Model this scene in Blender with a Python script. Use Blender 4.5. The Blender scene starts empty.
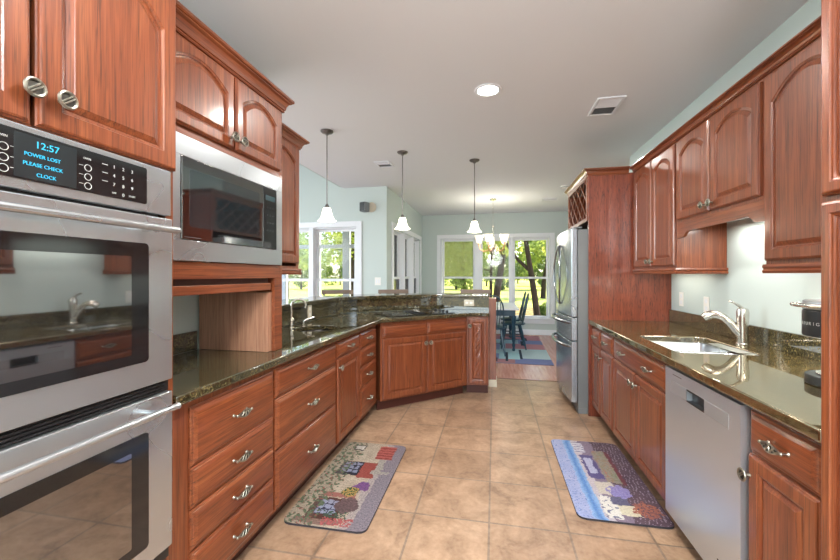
import bpy, bmesh, math, random
from math import pi, sin, cos, radians, sqrt, atan2
from mathutils import Vector, Matrix, noise as mnoise

S = bpy.context.scene
COL = S.collection
random.seed(7)

# ------------------------------------------------------------------ camera
cam_d = bpy.data.cameras.new('camera')
cam = bpy.data.objects.new('camera', cam_d); COL.objects.link(cam)
cam.location = (0, 0, 1.335)
cam.rotation_euler = (pi/2, 0, 0.196)
cam_d.sensor_width = 36.0
cam_d.lens = 374.0/840.0*36.0
cam_d.shift_y = -5.0/840.0
cam_d.clip_start = 0.05; cam_d.clip_end = 400
S.camera = cam

# ------------------------------------------------------------------ world, sun, lights, exposure
S.view_settings.view_transform = 'Standard'
S.view_settings.look = 'None'
S.view_settings.gamma = 1.0
S.view_settings.use_curve_mapping = False
S.view_settings.exposure = 0.42

W = bpy.data.worlds.new('world'); S.world = W
W.use_nodes = True
nt = W.node_tree; nt.nodes.clear()
sky = nt.nodes.new('ShaderNodeTexSky'); sky.sky_type = 'NISHITA'
sky.sun_disc = False; sky.sun_elevation = radians(48); sky.sun_rotation = radians(60)
bgn = nt.nodes.new('ShaderNodeBackground'); bgn.inputs[1].default_value = 0.50
wo = nt.nodes.new('ShaderNodeOutputWorld')
nt.links.new(sky.outputs[0], bgn.inputs[0]); nt.links.new(bgn.outputs[0], wo.inputs[0])

def add_light(name, typ, loc, energy, color=(1, 1, 1), rot=None, target=None, **kw):
    d = bpy.data.lights.new(name, typ); d.energy = energy; d.color = color
    for k, v in kw.items(): setattr(d, k, v)
    o = bpy.data.objects.new(name, d); COL.objects.link(o); o.location = loc
    if target is not None:
        o.rotation_euler = (Vector(target)-Vector(loc)).to_track_quat('-Z', 'Y').to_euler()
    elif rot is not None: o.rotation_euler = rot
    return o

add_light('sun', 'SUN', (0, 0, 20), 10.5, (1.0, .95, .84), target=(-9, -5, 5), angle=radians(1.2))
# daylight entering through the openings behind the camera and in the great room
add_light('daylight_rear_opening', 'AREA', (0, -2.9, 1.7), 34, (.90, .96, 1.0), target=(0, 2, 1.5), shape='RECTANGLE', size=3.0, size_y=1.9)
add_light('daylight_great_room', 'AREA', (-5.3, 2.6, 1.7), 95, (.86, .94, 1.0), target=(0, 2.9, 1.4), shape='RECTANGLE', size=4.0, size_y=2.2)
# recessed ceiling lamps of the kitchen (one is in view)
for i, (lx, ly, p) in enumerate(((-.05, 2.887, 20), (-.05, 1.0, 24), (-.05, -1.0, 24), (.75, 4.9, 10))):
    add_light('recessed_lamp', 'AREA', (lx, ly, 2.72), p, (1.0, .96, .90), rot=(0, 0, 0), shape='DISK', size=.16)
add_light('added_rear_fill', 'POINT', (.0, -1.9, 2.15), 170, (.95, .98, 1), shadow_soft_size=.4)  # unseen point light added behind the camera to lift the ceiling
add_light('added_ceiling_uplight', 'AREA', (.1, -1.0, 1.75), 120, (.95, .98, 1), rot=(pi, 0, 0), shape='DISK', size=.5)  # up-facing fill light added out of view to brighten the near ceiling
add_light('added_great_room_fill', 'POINT', (-3.7, 3.4, 1.9), 30, (.95, .98, 1), shadow_soft_size=.4)  # unseen fill light added in the great room, no fixture there
add_light('valance_lamp', 'AREA', (1.46, 2.5, 1.66), 3.2, (1, .97, .9), rot=(0, 0, 0), shape='RECTANGLE', size=.08, size_y=.6)
add_light('under_cabinet_lamp', 'AREA', (1.45, 3.40, 1.365), .9, (1, .93, .8), rot=(0, 0, 0), shape='RECTANGLE', size=.08, size_y=.5)
add_light('under_cabinet_lamp', 'AREA', (1.45, 1.75, 1.335), 7, (1, .96, .88), rot=(0, 0, 0), shape='RECTANGLE', size=.08, size_y=.4)

# ------------------------------------------------------------------ material helpers
def lin(r, g, b):
    f = lambda c: (c/255/12.92) if c/255 <= .04045 else ((c/255+.055)/1.055)**2.4
    return (f(r), f(g), f(b), 1)

def mat(name, col=(.8, .8, .8, 1), rough=.5, metal=0.0, spec=.5, coat=0.0, emis=None, estr=0, ior=None):
    m = bpy.data.materials.new(name); m.use_nodes = True
    b = m.node_tree.nodes['Principled BSDF']
    b.inputs['Base Color'].default_value = col
    b.inputs['Roughness'].default_value = rough
    b.inputs['Metallic'].default_value = metal
    b.inputs['Specular IOR Level'].default_value = spec
    b.inputs['Coat Weight'].default_value = coat
    b.inputs['Coat Roughness'].default_value = .12
    if ior: b.inputs['IOR'].default_value = ior
    if emis: b.inputs['Emission Color'].default_value = emis; b.inputs['Emission Strength'].default_value = estr
    return m

class N:
    """tiny node-building helper"""
    def __init__(s, m): s.t = m.node_tree; s.b = s.t.nodes['Principled BSDF']
    def n(s, typ, **kw):
        o = s.t.nodes.new(typ)
        for k, v in kw.items():
            if isinstance(k, str) and hasattr(o, k): setattr(o, k, v)
        return o
    def l(s, a, b): s.t.links.new(a, b)
    def coord(s, scale=(1, 1, 1), rnd=True, which='Object'):
        tc = s.n('ShaderNodeTexCoord'); mp = s.n('ShaderNodeMapping')
        mp.inputs['Scale'].default_value = scale
        if rnd:
            oi = s.n('ShaderNodeObjectInfo'); mu = s.n('ShaderNodeMath', operation='MULTIPLY'); mu.inputs[1].default_value = 37.0
            s.l(oi.outputs['Random'], mu.inputs[0])
            cb = s.n('ShaderNodeCombineXYZ')
            for i in range(3): s.l(mu.outputs[0], cb.inputs[i])
            s.l(cb.outputs[0], mp.inputs['Location'])
        s.l(tc.outputs[which], mp.inputs['Vector'])
        return mp.outputs[0]
    def noise(s, vec, scale, detail=4, rough=.55, dist=0):
        o = s.n('ShaderNodeTexNoise'); o.inputs['Scale'].default_value = scale
        o.inputs['Detail'].default_value = detail; o.inputs['Roughness'].default_value = rough
        o.inputs['Distortion'].default_value = dist
        s.l(vec, o.inputs['Vector']); return o.outputs['Fac']
    def ramp(s, fac, stops):
        r = s.n('ShaderNodeValToRGB'); e = r.color_ramp.elements
        while len(e) < len(stops): e.new(.5)
        for el, (p, c) in zip(e, stops): el.position = p; el.color = c
        s.l(fac, r.inputs[0]); return r.outputs[0]
    def mix(s, fac, a, b, blend='MIX'):
        o = s.n('ShaderNodeMix', data_type='RGBA', blend_type=blend)
        if isinstance(fac, (int, float)): o.inputs[0].default_value = fac
        else: s.l(fac, o.inputs[0])
        for i, v in ((6, a), (7, b)):
            if isinstance(v, tuple): o.inputs[i].default_value = v
            else: s.l(v, o.inputs[i])
        return o.outputs[2]
    def bump(s, h, strength=.2, dist=.002):
        o = s.n('ShaderNodeBump'); o.inputs['Strength'].default_value = strength; o.inputs['Distance'].default_value = dist
        s.l(h, o.inputs['Height']); s.l(o.outputs[0], s.b.inputs['Normal'])

def oak(name, axis, c_dark, c_mid, c_light, contrast=.46, fleck=4.5):
    m = mat(name, rough=.36, coat=.5); k = N(m)
    st = {'x': ((1.6, 44, 44), (fleck, 120, 120)), 'z': ((44, 44, 1.6), (120, 120, fleck))}[axis]
    v1 = k.coord(st[0]); f1 = k.noise(v1, 1.0, 3, .5, .8)
    v2 = k.coord(st[1]); f2 = k.noise(v2, 1.0, 3, .7, .3)
    base = k.ramp(f1, [(.22, c_dark), (.5, c_mid), (.78, c_light)])
    pores = k.ramp(f2, [(.34, (1-contrast, 1-contrast, 1-contrast, 1)), (.47, (1, 1, 1, 1))])
    v3 = k.coord({'x': (5, 330, 330), 'z': (330, 330, 5)}[axis]); f3 = k.noise(v3, 1.0, 2, .6)
    fine = k.ramp(f3, [(.36, (.66, .62, .60, 1)), (.50, (1, 1, 1, 1))])
    k.l(k.mix(1.0, k.mix(1.0, base, pores, 'MULTIPLY'), fine, 'MULTIPLY'), k.b.inputs['Base Color'])
    k.bump(f2, .12, .0006)
    return m

CD, CM, CL = lin(104, 50, 26), lin(128, 65, 35), lin(150, 86, 50)
M = {}
M['oak_v'] = oak('red_stained_oak_upright_grain', 'z', CD, CM, CL)
M['oak_h'] = oak('red_stained_oak_level_grain', 'x', CD, CM, CL)
M['oak_panel'] = oak('red_oak_flecked_panel', 'z', lin(104, 46, 28), lin(132, 62, 38), lin(146, 76, 48), .72, 14)
M['oak_in'] = mat('dark_cabinet_inside', lin(60, 26, 16), .6)
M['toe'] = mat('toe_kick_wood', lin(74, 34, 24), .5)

def granite(name, a, b, ior=2.8, tint=None):
    m = mat(name, rough=.04, ior=ior); k = N(m)
    if tint: k.b.inputs['Specular Tint'].default_value = tint
    v = k.coord((1, 1, 1), False)
    f1 = k.noise(v, 16, 6, .65, .6); f2 = k.noise(v, 95, 4, .7)
    c1 = k.ramp(f1, list(zip((.30, .47, .60, .75), a))); c2 = k.ramp(f2, list(zip((.39, .57, .75), b)))
    k.l(k.mix(.5, c1, c2), k.b.inputs['Base Color']); return m
M['granite'] = granite('dark_green_granite', (lin(18, 22, 16), lin(52, 50, 34), lin(92, 82, 54), lin(40, 38, 28)), (lin(20, 22, 17), lin(88, 80, 54), lin(186, 168, 124)), 2.1)
M['granite_warm_refl'] = granite('green_granite_warm_reflection', (lin(22, 24, 17), lin(66, 58, 38), lin(108, 92, 58), lin(50, 46, 32)), (lin(24, 25, 18), lin(96, 84, 54), lin(176, 156, 112)), 4.2, (1, .90, .74, 1))  # same green stone; warm reflected light put into its colour and specular tint

def steel(name, col, rough, axis):
    m = mat(name, col, rough, .85); k = N(m)
    v = k.coord({'x': (2, 400, 400), 'z': (400, 400, 2)}[axis], False)
    f = k.noise(v, 1.0, 2)
    v2 = k.coord((1, 1, 1), False); f2 = k.noise(v2, 2.5, 2)
    r = k.n('ShaderNodeMapRange'); r.inputs[3].default_value = rough*.8; r.inputs[4].default_value = rough*1.25
    k.l(f2, r.inputs[0]); k.l(r.outputs[0], k.b.inputs['Roughness'])
    return m
M['steel'] = steel('brushed_stainless_steel', (.51, .54, .565, 1), .27, 'x')
M['steel_v'] = steel('brushed_stainless_steel_upright', (.46, .50, .54, 1), .25, 'z')
M['steel_dw'] = mat('bright_satin_steel', (.62, .67, .72, 1), .30, .80)
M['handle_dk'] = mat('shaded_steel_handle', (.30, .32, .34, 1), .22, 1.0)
M['steel_side'] = mat('grey_appliance_side', lin(118, 120, 120), .45, .3)
M['chrome'] = mat('satin_nickel', (.72, .69, .63, 1), .22, 1.0)
M['pewter'] = mat('antique_pewter', (.36, .345, .29, 1), .28, 1.0)
M['pewter_dark'] = mat('darkened_pewter', (.10, .095, .085, 1), .4, .8)
M['glass_black'] = mat('coated_black_glass', (.008, .008, .009, 1), .03, 0, ior=3.2)
M['glass_panel'] = mat('black_control_glass', (.010, .010, .011, 1), .08, 0, ior=1.6)
M['black'] = mat('black_plastic', (.012, .012, .013, 1), .35)
M['cooktop_glass'] = mat('black_ceramic_glass', (.008, .008, .008, 1), .10)
M['white'] = mat('white_plastic', lin(232, 230, 224), .4)
M['beige'] = mat('beige_plate', lin(206, 198, 178), .45)
M['trim'] = mat('white_painted_trim', lin(226, 228, 232), .4)
M['cyan'] = mat('cyan_display_glow', (0, 0, 0, 1), .5, emis=(.03, .55, .85, 1), estr=1.3)
M['ink'] = mat('pale_panel_print', lin(190, 190, 186), .5)
M['ink_grey'] = mat('grey_print', lin(96, 98, 100), .5)
M['dw_band'] = mat('dishwasher_band', (.46, .48, .50, 1), .38, .7)
M['chair'] = mat('dark_teal_paint', lin(18, 54, 70), .35)
M['table_top'] = mat('white_table_paint', lin(216, 218, 222), .25)
M['stoolwood'] = mat('weathered_stool_wood', lin(126, 108, 96), .5)
M['ply'] = oak('plywood_cabinet_side', 'z', lin(150, 104, 80), lin(176, 130, 104), lin(190, 146, 120), .2)

def shade_mat(name, col, e):
    m = mat(name, col, .35, emis=(1, .90, .74, 1), estr=e); return m
M['shade'] = shade_mat('lit_frosted_glass_shade', lin(255, 248, 232), 3.2)
M['bowl'] = shade_mat('softly_lit_glass_bowl', lin(240, 228, 206), .8)
M['can'] = mat('lit_lamp_lens', (1, 1, 1, 1), .5, emis=(1, .95, .86, 1), estr=14)
M['amber'] = mat('aged_bronze', (.34, .17, .09, 1), .3, 1.0)

m = mat('pale_aqua_wall_paint', lin(190, 201, 197), .75); M['wall'] = m
m = mat('white_ceiling_paint', lin(220, 221, 223), .85); M['ceil'] = m

# square floor tile, grout grid aligned with the photograph's tiles
TS = .4087; TX0, TY0 = -.0267, 2.049
m = mat('tan_floor_tile', rough=.33, spec=.5); k = N(m)
tc = k.n('ShaderNodeTexCoord'); mp = k.n('ShaderNodeMapping')
mp.inputs['Location'].default_value = (-TX0+TS*20, -TY0+TS*20, 0)
k.l(tc.outputs['Object'], mp.inputs['Vector'])
br = k.n('ShaderNodeTexBrick'); br.offset = 0.0; br.squash = 1.0
br.inputs['Scale'].default_value = 1.0; br.inputs['Brick Width'].default_value = TS; br.inputs['Row Height'].default_value = TS
br.inputs['Mortar Size'].default_value = .0065; br.inputs['Mortar Smooth'].default_value = .2
br.inputs['Color1'].default_value = lin(180, 149, 122); br.inputs['Color2'].default_value = lin(154, 124, 99)
br.inputs['Mortar'].default_value = lin(120, 105, 92)
k.l(mp.outputs[0], br.inputs['Vector'])
f1 = k.noise(mp.outputs[0], 5.5, 7, .66, .7); f2 = k.noise(mp.outputs[0], 38, 4, .6)
mott = k.ramp(f1, [(.32, (.42, .34, .27, 1)), (.5, (.88, .84, .79, 1)), (.66, (1.18, 1.18, 1.17, 1))])
c = k.mix(1.0, br.outputs['Color'], mott, 'MULTIPLY')
k.l(k.mix(.25, c, k.ramp(f2, [(.3, lin(146, 116, 94)), (.7, lin(206, 180, 156))])), k.b.inputs['Base Color'])
mx = k.n('ShaderNodeMath', operation='MULTIPLY_ADD'); mx.inputs[1].default_value = -1.0
k.l(br.outputs['Fac'], mx.inputs[0]); k.l(f1, mx.inputs[2]); k.bump(mx.outputs[0], .35, .003)
M['tile'] = m

m = mat('reddish_wood_floor', rough=.22, spec=.5); k = N(m)
v = k.coord((12, 1, 1), False); f = k.noise(v, 2.2, 5, .6)
k.l(k.ramp(f, [(.3, lin(164, 112, 98)), (.7, lin(200, 150, 134))]), k.b.inputs['Base Color']); M['woodfloor'] = m

m = mat('mown_grass', rough=.9, spec=.1); k = N(m)
v = k.coord((1, 1, 1), False); f = k.noise(v, .25, 5, .6); g = k.noise(v, 3.0, 4, .6)
k.l(k.mix(.4, k.ramp(f, [(.3, lin(150, 158, 62)), (.6, lin(196, 196, 96)), (.75, lin(206, 200, 120))]),
          k.ramp(g, [(.3, lin(110, 128, 50)), (.7, lin(204, 204, 112))])), k.b.inputs['Base Color']); M['lawn'] = m
m = mat('mulch_and_leaf_litter', rough=.95, spec=.1); k = N(m)
v = k.coord((1, 1, 1), False); f = k.noise(v, 4, 6, .7)
k.l(k.ramp(f, [(.35, lin(70, 62, 40)), (.5, lin(128, 112, 72)), (.65, lin(168, 146, 104))]), k.b.inputs['Base Color']); M['mulch'] = m

m = mat('rough_bark', rough=.9, spec=.1); k = N(m)
v = k.coord((8, 8, 1.5), True); f = k.noise(v, 2, 5, .7)
k.l(k.ramp(f, [(.3, lin(38, 30, 25)), (.7, lin(78, 64, 54))]), k.b.inputs['Base Color']); M['bark'] = m

def leaf_mat(name, a, b):
    m = bpy.data.materials.new(name); m.use_nodes = True
    t = m.node_tree; t.nodes.clear()
    tc = t.nodes.new('ShaderNodeTexCoord'); nz = t.nodes.new('ShaderNodeTexNoise'); nz.inputs['Scale'].default_value = 1.7; nz.inputs['Detail'].default_value = 4
    t.links.new(tc.outputs['Object'], nz.inputs['Vector'])
    r = t.nodes.new('ShaderNodeValToRGB'); r.color_ramp.elements[0].position = .35; r.color_ramp.elements[1].position = .65
    r.color_ramp.elements[0].color = a; r.color_ramp.elements[1].color = b
    t.links.new(nz.outputs['Fac'], r.inputs[0])
    d = t.nodes.new('ShaderNodeBsdfDiffuse'); tr = t.nodes.new('ShaderNodeBsdfTranslucent'); mx = t.nodes.new('ShaderNodeMixShader'); mx.inputs[0].default_value = .55
    o = t.nodes.new('ShaderNodeOutputMaterial')
    t.links.new(r.outputs[0], d.inputs[0]); t.links.new(r.outputs[0], tr.inputs[0])
    t.links.new(d.outputs[0], mx.inputs[1]); t.links.new(tr.outputs[0], mx.inputs[2]); t.links.new(mx.outputs[0], o.inputs[0])
    return m
M['leaf'] = leaf_mat('sunny_green_leaves', lin(120, 142, 58), lin(206, 208, 110))
M['leaf2'] = leaf_mat('mid_green_leaves', lin(100, 124, 62), lin(176, 186, 104))
M['needle'] = leaf_mat('dusky_green_leaves', lin(90, 110, 68), lin(150, 164, 104))

def pane_mat(name, haze):
    m = bpy.data.materials.new(name); m.use_nodes = True
    t = m.node_tree; t.nodes.clear()
    tr = t.nodes.new('ShaderNodeBsdfTransparent'); gl = t.nodes.new('ShaderNodeBsdfGlossy'); gl.inputs['Roughness'].default_value = .02
    fr = t.nodes.new('ShaderNodeFresnel'); fr.inputs[0].default_value = 1.25
    mx = t.nodes.new('ShaderNodeMixShader'); o = t.nodes.new('ShaderNodeOutputMaterial')
    t.links.new(fr.outputs[0], mx.inputs[0]); t.links.new(tr.outputs[0], mx.inputs[1]); t.links.new(gl.outputs[0], mx.inputs[2])
    out = mx.outputs[0]
    if haze:
        tl = t.nodes.new('ShaderNodeBsdfTranslucent'); tl.inputs[0].default_value = lin(150, 154, 104)
        df = t.nodes.new('ShaderNodeBsdfDiffuse'); df.inputs[0].default_value = lin(132, 138, 104)
        m1 = t.nodes.new('ShaderNodeMixShader'); m1.inputs[0].default_value = .35
        t.links.new(tl.outputs[0], m1.inputs[1]); t.links.new(df.outputs[0], m1.inputs[2])
        m2 = t.nodes.new('ShaderNodeMixShader'); m2.inputs[0].default_value = haze
        t.links.new(out, m2.inputs[1]); t.links.new(m1.outputs[0], m2.inputs[2]); out = m2.outputs[0]
    t.links.new(out, o.inputs[0]); return m
M['pane'] = pane_mat('clear_window_glass', 0)
M['pane_hazy'] = pane_mat('clouded_window_glass', .50)

def print_mat(name, rough):
    m = mat(name, rough=rough, spec=.25); k = N(m)
    a = k.n('ShaderNodeAttribute'); a.attribute_name = 'print'
    k.l(a.outputs['Color'], k.b.inputs['Base Color']); return m
M['matprint'] = print_mat('printed_mat_surface', .6)
M['rugprint'] = print_mat('woven_rug_surface', .9)
M['rubber'] = mat('dark_mat_edge', lin(52, 48, 54), .8)

# ------------------------------------------------------------------ mesh helpers
class MB:
    def __init__(s): s.v = []; s.f = []
    def add(s, vs, fs):
        o = len(s.v); s.v += [tuple(p) for p in vs]; s.f += [tuple(i+o for i in f) for f in fs]; return s
    def box(s, x0, x1, y0, y1, z0, z1):
        return s.add([(x0, y0, z0), (x1, y0, z0), (x1, y1, z0), (x0, y1, z0), (x0, y0, z1), (x1, y0, z1), (x1, y1, z1), (x0, y1, z1)],
                     [(0, 3, 2, 1), (4, 5, 6, 7), (0, 1, 5, 4), (1, 2, 6, 5), (2, 3, 7, 6), (3, 0, 4, 7)])
    def loops(s, loops, cap0=True, cap1=True, closed=True):
        n = len(loops[0]); vs = [p for L in loops for p in L]; fs = []
        for i in range(len(loops)-1):
            for j in range(n if closed else n-1):
                a = i*n+j; b = i*n+(j+1) % n; fs.append((a, b, b+n, a+n))
        if cap0: fs.append(tuple(range(n))[::-1])
        if cap1: fs.append(tuple((len(loops)-1)*n+j for j in range(n)))
        return s.add(vs, fs)
    def lathe(s, prof, c=(0, 0, 0), n=24, ax='z', wob=None, cap=True):
        L = []
        for i, (r, h) in enumerate(prof):
            ring = []
            for j in range(n):
                a = 2*pi*j/n; rr = r*(1+(wob(i, a) if wob else 0))
                u, w = rr*cos(a), rr*sin(a)
                p = {'z': (u, w, h), 'y': (u, h, w), 'x': (h, u, w)}[ax]
                ring.append((p[0]+c[0], p[1]+c[1], p[2]+c[2]))
            L.append(ring)
        return s.loops(L, cap, cap)
    def tube(s, pts, r, n=10, cap=True, flat=1.0):
        pts = [Vector(p) for p in pts]; L = []
        rs = r if isinstance(r, (list, tuple)) else [r]*len(pts)
        up = Vector((0, 0, 1)); prev = None
        for i, p in enumerate(pts):
            t = (pts[min(i+1, len(pts)-1)]-pts[max(i-1, 0)]).normalized()
            if prev is None:
                a = t.cross(up)
                if a.length < .01: a = t.cross(Vector((1, 0, 0)))
            else: a = prev-t*prev.dot(t)
            a.normalize(); prev = a; b = t.cross(a)
            L.append([p+a*(rs[i]*cos(2*pi*j/n))+b*(rs[i]*flat*sin(2*pi*j/n)) for j in range(n)])
        return s.loops(L, cap, cap)
    def ball(s, c, rx, ry=None, rz=None, n=12, m=8):
        ry = ry or rx; rz = rz or rx; L = []
        for i in range(1, m):
            a = pi*i/m; L.append([(c[0]+rx*sin(a)*cos(2*pi*j/n), c[1]+ry*sin(a)*sin(2*pi*j/n), c[2]-rz*cos(a)) for j in range(n)])
        return s.loops(L)
    def prism(s, poly, z0, z1):
        return s.loops([[(x, y, z0) for x, y in poly], [(x, y, z1) for x, y in poly]])
    def sweep(s, prof, path, closed=False):
        """profile (out, up) swept along an xy path; 'out' is to the right of travel, corners mitred"""
        L = []; P = [Vector((p[0], p[1])) for p in path]; z = path[0][2] if len(path[0]) > 2 else 0
        for i, p in enumerate(P):
            d0 = (p-P[i-1]).normalized() if i > 0 else (P[1]-p).normalized()
            d1 = (P[i+1]-p).normalized() if i < len(P)-1 else d0
            n0 = Vector((d0.y, -d0.x)); n1 = Vector((d1.y, -d1.x)); nn = (n0+n1).normalized()
            k = 1/max(.3, nn.dot(n0))
            L.append([(p.x+nn.x*o*k, p.y+nn.y*o*k, z+u) for o, u in prof])
        return s.loops(L)
    def xf(s, mtx):
        s.v = [tuple(mtx @ Vector(p)) for p in s.v]; return s
    def mesh(s, name, smooth=35, recalc=True):
        me = bpy.data.meshes.new(name); me.from_pydata(s.v, [], s.f)
        if recalc:
            bm = bmesh.new(); bm.from_mesh(me); bmesh.ops.recalc_face_normals(bm, faces=bm.faces); bm.to_mesh(me); bm.free()
        if smooth:
            me.shade_smooth(); me.set_sharp_from_angle(angle=radians(smooth))
        return me
    def obj(s, name, m, parent=None, bevel=0, seg=2, smooth=35):
        me = s.mesh(name, smooth); return link(name, me, m, parent, bevel, seg)

def link(name, me, m, parent=None, bevel=0, seg=2):
    o = bpy.data.objects.new(name, me); COL.objects.link(o)
    if m is not None and not me.materials: me.materials.append(m)
    if parent is not None: o.parent = parent
    if bevel:
        b = o.modifiers.new('bevel', 'BEVEL'); b.width = bevel; b.segments = seg; b.limit_method = 'ANGLE'; b.angle_limit = radians(40); b.harden_normals = True
    return o

def tag(o, label, cat, group=None):
    o['label'] = label; o['category'] = cat
    if group: o['group'] = group
    return o
def thing(name, label, cat, loc=(0, 0, 0), rz=0, group=None):
    o = bpy.data.objects.new(name, None); COL.objects.link(o); o.location = loc; o.rotation_euler = (0, 0, rz)
    o.empty_display_size = .05
    return tag(o, label, cat, group)
def structure(o): o['kind'] = 'structure'; return o
def copy_tree(o, parent=None):
    c = o.copy(); COL.objects.link(c)
    if parent is not None: c.parent = parent
    for ch in list(o.children): copy_tree(ch, c)
    return c
def text(parent, name, body, size, loc, m, rot=(pi/2, 0, 0), depth=.0004, align='CENTER'):
    cu = bpy.data.curves.new(name, 'FONT'); cu.body = body; cu.size = size; cu.align_x = align; cu.align_y = 'CENTER'; cu.extrude = depth
    t = bpy.data.objects.new(name, cu); COL.objects.link(t)
    bpy.context.view_layer.update()
    me = bpy.data.meshes.new_from_object(t.evaluated_get(bpy.context.evaluated_depsgraph_get()))
    bpy.data.objects.remove(t); me.name = name; me.materials.clear()
    o = link(name, me, m, parent); o.location = loc; o.rotation_euler = rot
    return o

# ------------------------------------------------------------------ structure: floors, walls, ceiling
structure(MB().box(-1.80, 2.6, -3.0, 4.94, -.1, 0).obj('floor', M['tile'], smooth=0))
fw = MB(); fw.box(-5.6, -1.80, -3.0, 5.85, -.1, 0); fw.box(-1.80, 2.6, 4.94, 8.9, -.1, 0); fw.box(-5.6, -1.80, 5.85, 9.1, -.1, 0)
structure(fw.obj('floor_dining', M['woodfloor'], smooth=0))
structure(MB().box(-.05, 2.4, 4.925, 4.955, 0, .004).obj('trim_1', M['oak_h'], smooth=0))
H = 2.74
cl = MB(); cl.box(-2.4, 2.6, -3.0, 8.9, H, H+.1); structure(cl.obj('ceiling', M['ceil'], smooth=0))
structure(MB().box(-5.6, -2.4, -3.0, 5.9, 3.5, 3.6).obj('ceiling_great_room', M['ceil'], smooth=0))
structure(MB().box(-2.46, -2.40, -3.0, 5.7, H+.02, 3.5).obj('wall_ceiling_step', M['wall'], smooth=0))
# right wall, left stub wall behind the ovens
structure(MB().box(1.58, 1.70, -3.0, 4.85, 0, H).obj('wall_right', M['wall'], smooth=0))
structure(MB().box(1.58, 2.6, 4.75, 4.85, 0, H).obj('wall_behind_fridge', M['wall'], smooth=0)) if False else None
structure(MB().box(2.4, 2.52, 4.85, 8.9, 0, H).obj('wall_dining_right', M['wall'], smooth=0))
structure(MB().box(-1.78, -1.66, -3.0, 2.45, 0, H).obj('wall_left', M['wall'], smooth=0))
# wall behind the camera and great-room side wall, each with a wide opening
wb = MB(); wb.box(-5.6, -1.6, -3.1, -3.0, 0, 3.5); wb.box(1.6, 2.6, -3.1, -3.0, 0, 3.5); wb.box(-1.6, 1.6, -3.1, -3.0, 2.5, 3.5)
structure(wb.obj('wall_front', M['wall'], smooth=0))
wg = MB(); wg.box(-5.7, -5.6, -3.1, .4, 0, 3.6); wg.box(-5.7, -5.6, 5.0, 6.0, 0, 3.6); wg.box(-5.7, -5.6, .4, 5.0, 2.9, 3.6); wg.box(-5.7, -5.6, .4, 5.0, 0, .4)
structure(wg.obj('wall_great_room', M['wall'], smooth=0))

def wall_open(name, a0, a1, z1, ops, fixed, thick, axis):
    """wall along axis ('x' or 'y') between a0..a1, with rectangular openings (b0,b1,zlo,zhi)"""
    mb = MB()
    def bx(p0, p1, zl, zh):
        if axis == 'x': mb.box(p0, p1, fixed, fixed+thick, zl, zh)
        else: mb.box(fixed, fixed+thick, p0, p1, zl, zh)
    cur = a0
    for b0, b1, zl, zh in sorted(ops):
        bx(cur, b0, 0, z1); bx(b0, b1, 0, zl); bx(b0, b1, zh, z1); cur = b1
    bx(cur, a1, 0, z1)
    return structure(mb.obj(name, M['wall'], smooth=0))
YB = 8.70
wall_open('wall_back', -1.79, 2.52, H, [(-1.23, 1.22, .36, 2.18)], YB, .14, 'x')
wall_open('wall_window_side', -5.6, -1.67, 3.5, [(-3.90, -2.17, .42, 2.11)], 5.70, .14, 'x')
wall_open('wall_nook', 5.84, 8.70, H, [(6.08, 8.42, .62, 2.13)], -1.79, .12, 'y')

def window(name, loc, rz, x0, x1, z0, z1, bays, rail, depth=.14, cas=.09, hazy=()):
    """window in its own frame: x along the wall, -y into the room; bays = glass spans"""
    r = bpy.data.objects.new(name, None); COL.objects.link(r); r.location = loc; r.rotation_euler = (0, 0, rz); structure(r)
    c = MB()
    c.box(x0-cas, x0, -.022, 0, z0-.02, z1+cas); c.box(x1, x1+cas, -.022, 0, z0-.02, z1+cas); c.box(x0, x1, -.022, 0, z1, z1+cas)
    c.box(x0-cas, x1+cas, -.022, 0, z0-.11, z0-.02)
    c.obj('window_casing', M['trim'], r, .004)
    MB().box(x0-cas-.02, x1+cas+.02, -.05, .02, z0-.02, z0+.012).obj('window_sill', M['trim'], r, .004)
    j = MB(); j.box(x0, x0+.02, .02, depth, z0, z1); j.box(x1-.02, x1, .02, depth, z0, z1); j.box(x0, x1, .02, depth, z1-.02, z1); j.box(x0, x1, .02, depth, z0, z0+.012)
    edges = [x0+.02]+[e for b in bays for e in b]+[x1-.02]
    for i in range(1, len(bays)):
        j.box(bays[i-1][1], bays[i][0], -.015, depth, z0, z1)
    j.obj('window_jamb', M['trim'], r, .003)
    sw = .045
    for bi, (a, b) in enumerate(bays):
        for nm, zl, zh, yy in (('lower_sash', z0+.012, rail+.02, .055), ('upper_sash', rail-.02, z1-.02, .095)):
            sm = MB(); sm.box(a, a+sw, yy, yy+.035, zl, zh); sm.box(b-sw, b, yy, yy+.035, zl, zh)
            sm.box(a+sw, b-sw, yy, yy+.035, zh-.04, zh); sm.box(a+sw, b-sw, yy, yy+.035, zl, zl+.045)
            so = sm.obj(nm, M['trim'], r, .003)
            hz = (bi in hazy) and nm == 'upper_sash'
            MB().box(a+sw, b-sw, yy+.015, yy+.019, zl+.045, zh-.04).obj('pane', M['pane_hazy'] if hz else M['pane'], so, smooth=0)
    return r
window('window_1', (0, YB, 0), 0, -1.23, 1.22, .36, 2.18, [(-1.20, -.44), (-.31, .37), (.42, 1.19)], 1.27, hazy=(0,))
window('window_2', (0, 5.70, 0), 0, -3.90, -2.17, .42, 2.11, [(-3.87, -3.00), (-2.92, -2.20)], 1.25)
window('window_3', (-1.67, 0, 0), pi/2, 6.08, 8.42, .62, 2.13, [(6.11, 6.84), (6.90, 7.62), (7.68, 8.39)], 1.28, depth=.12)

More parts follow.
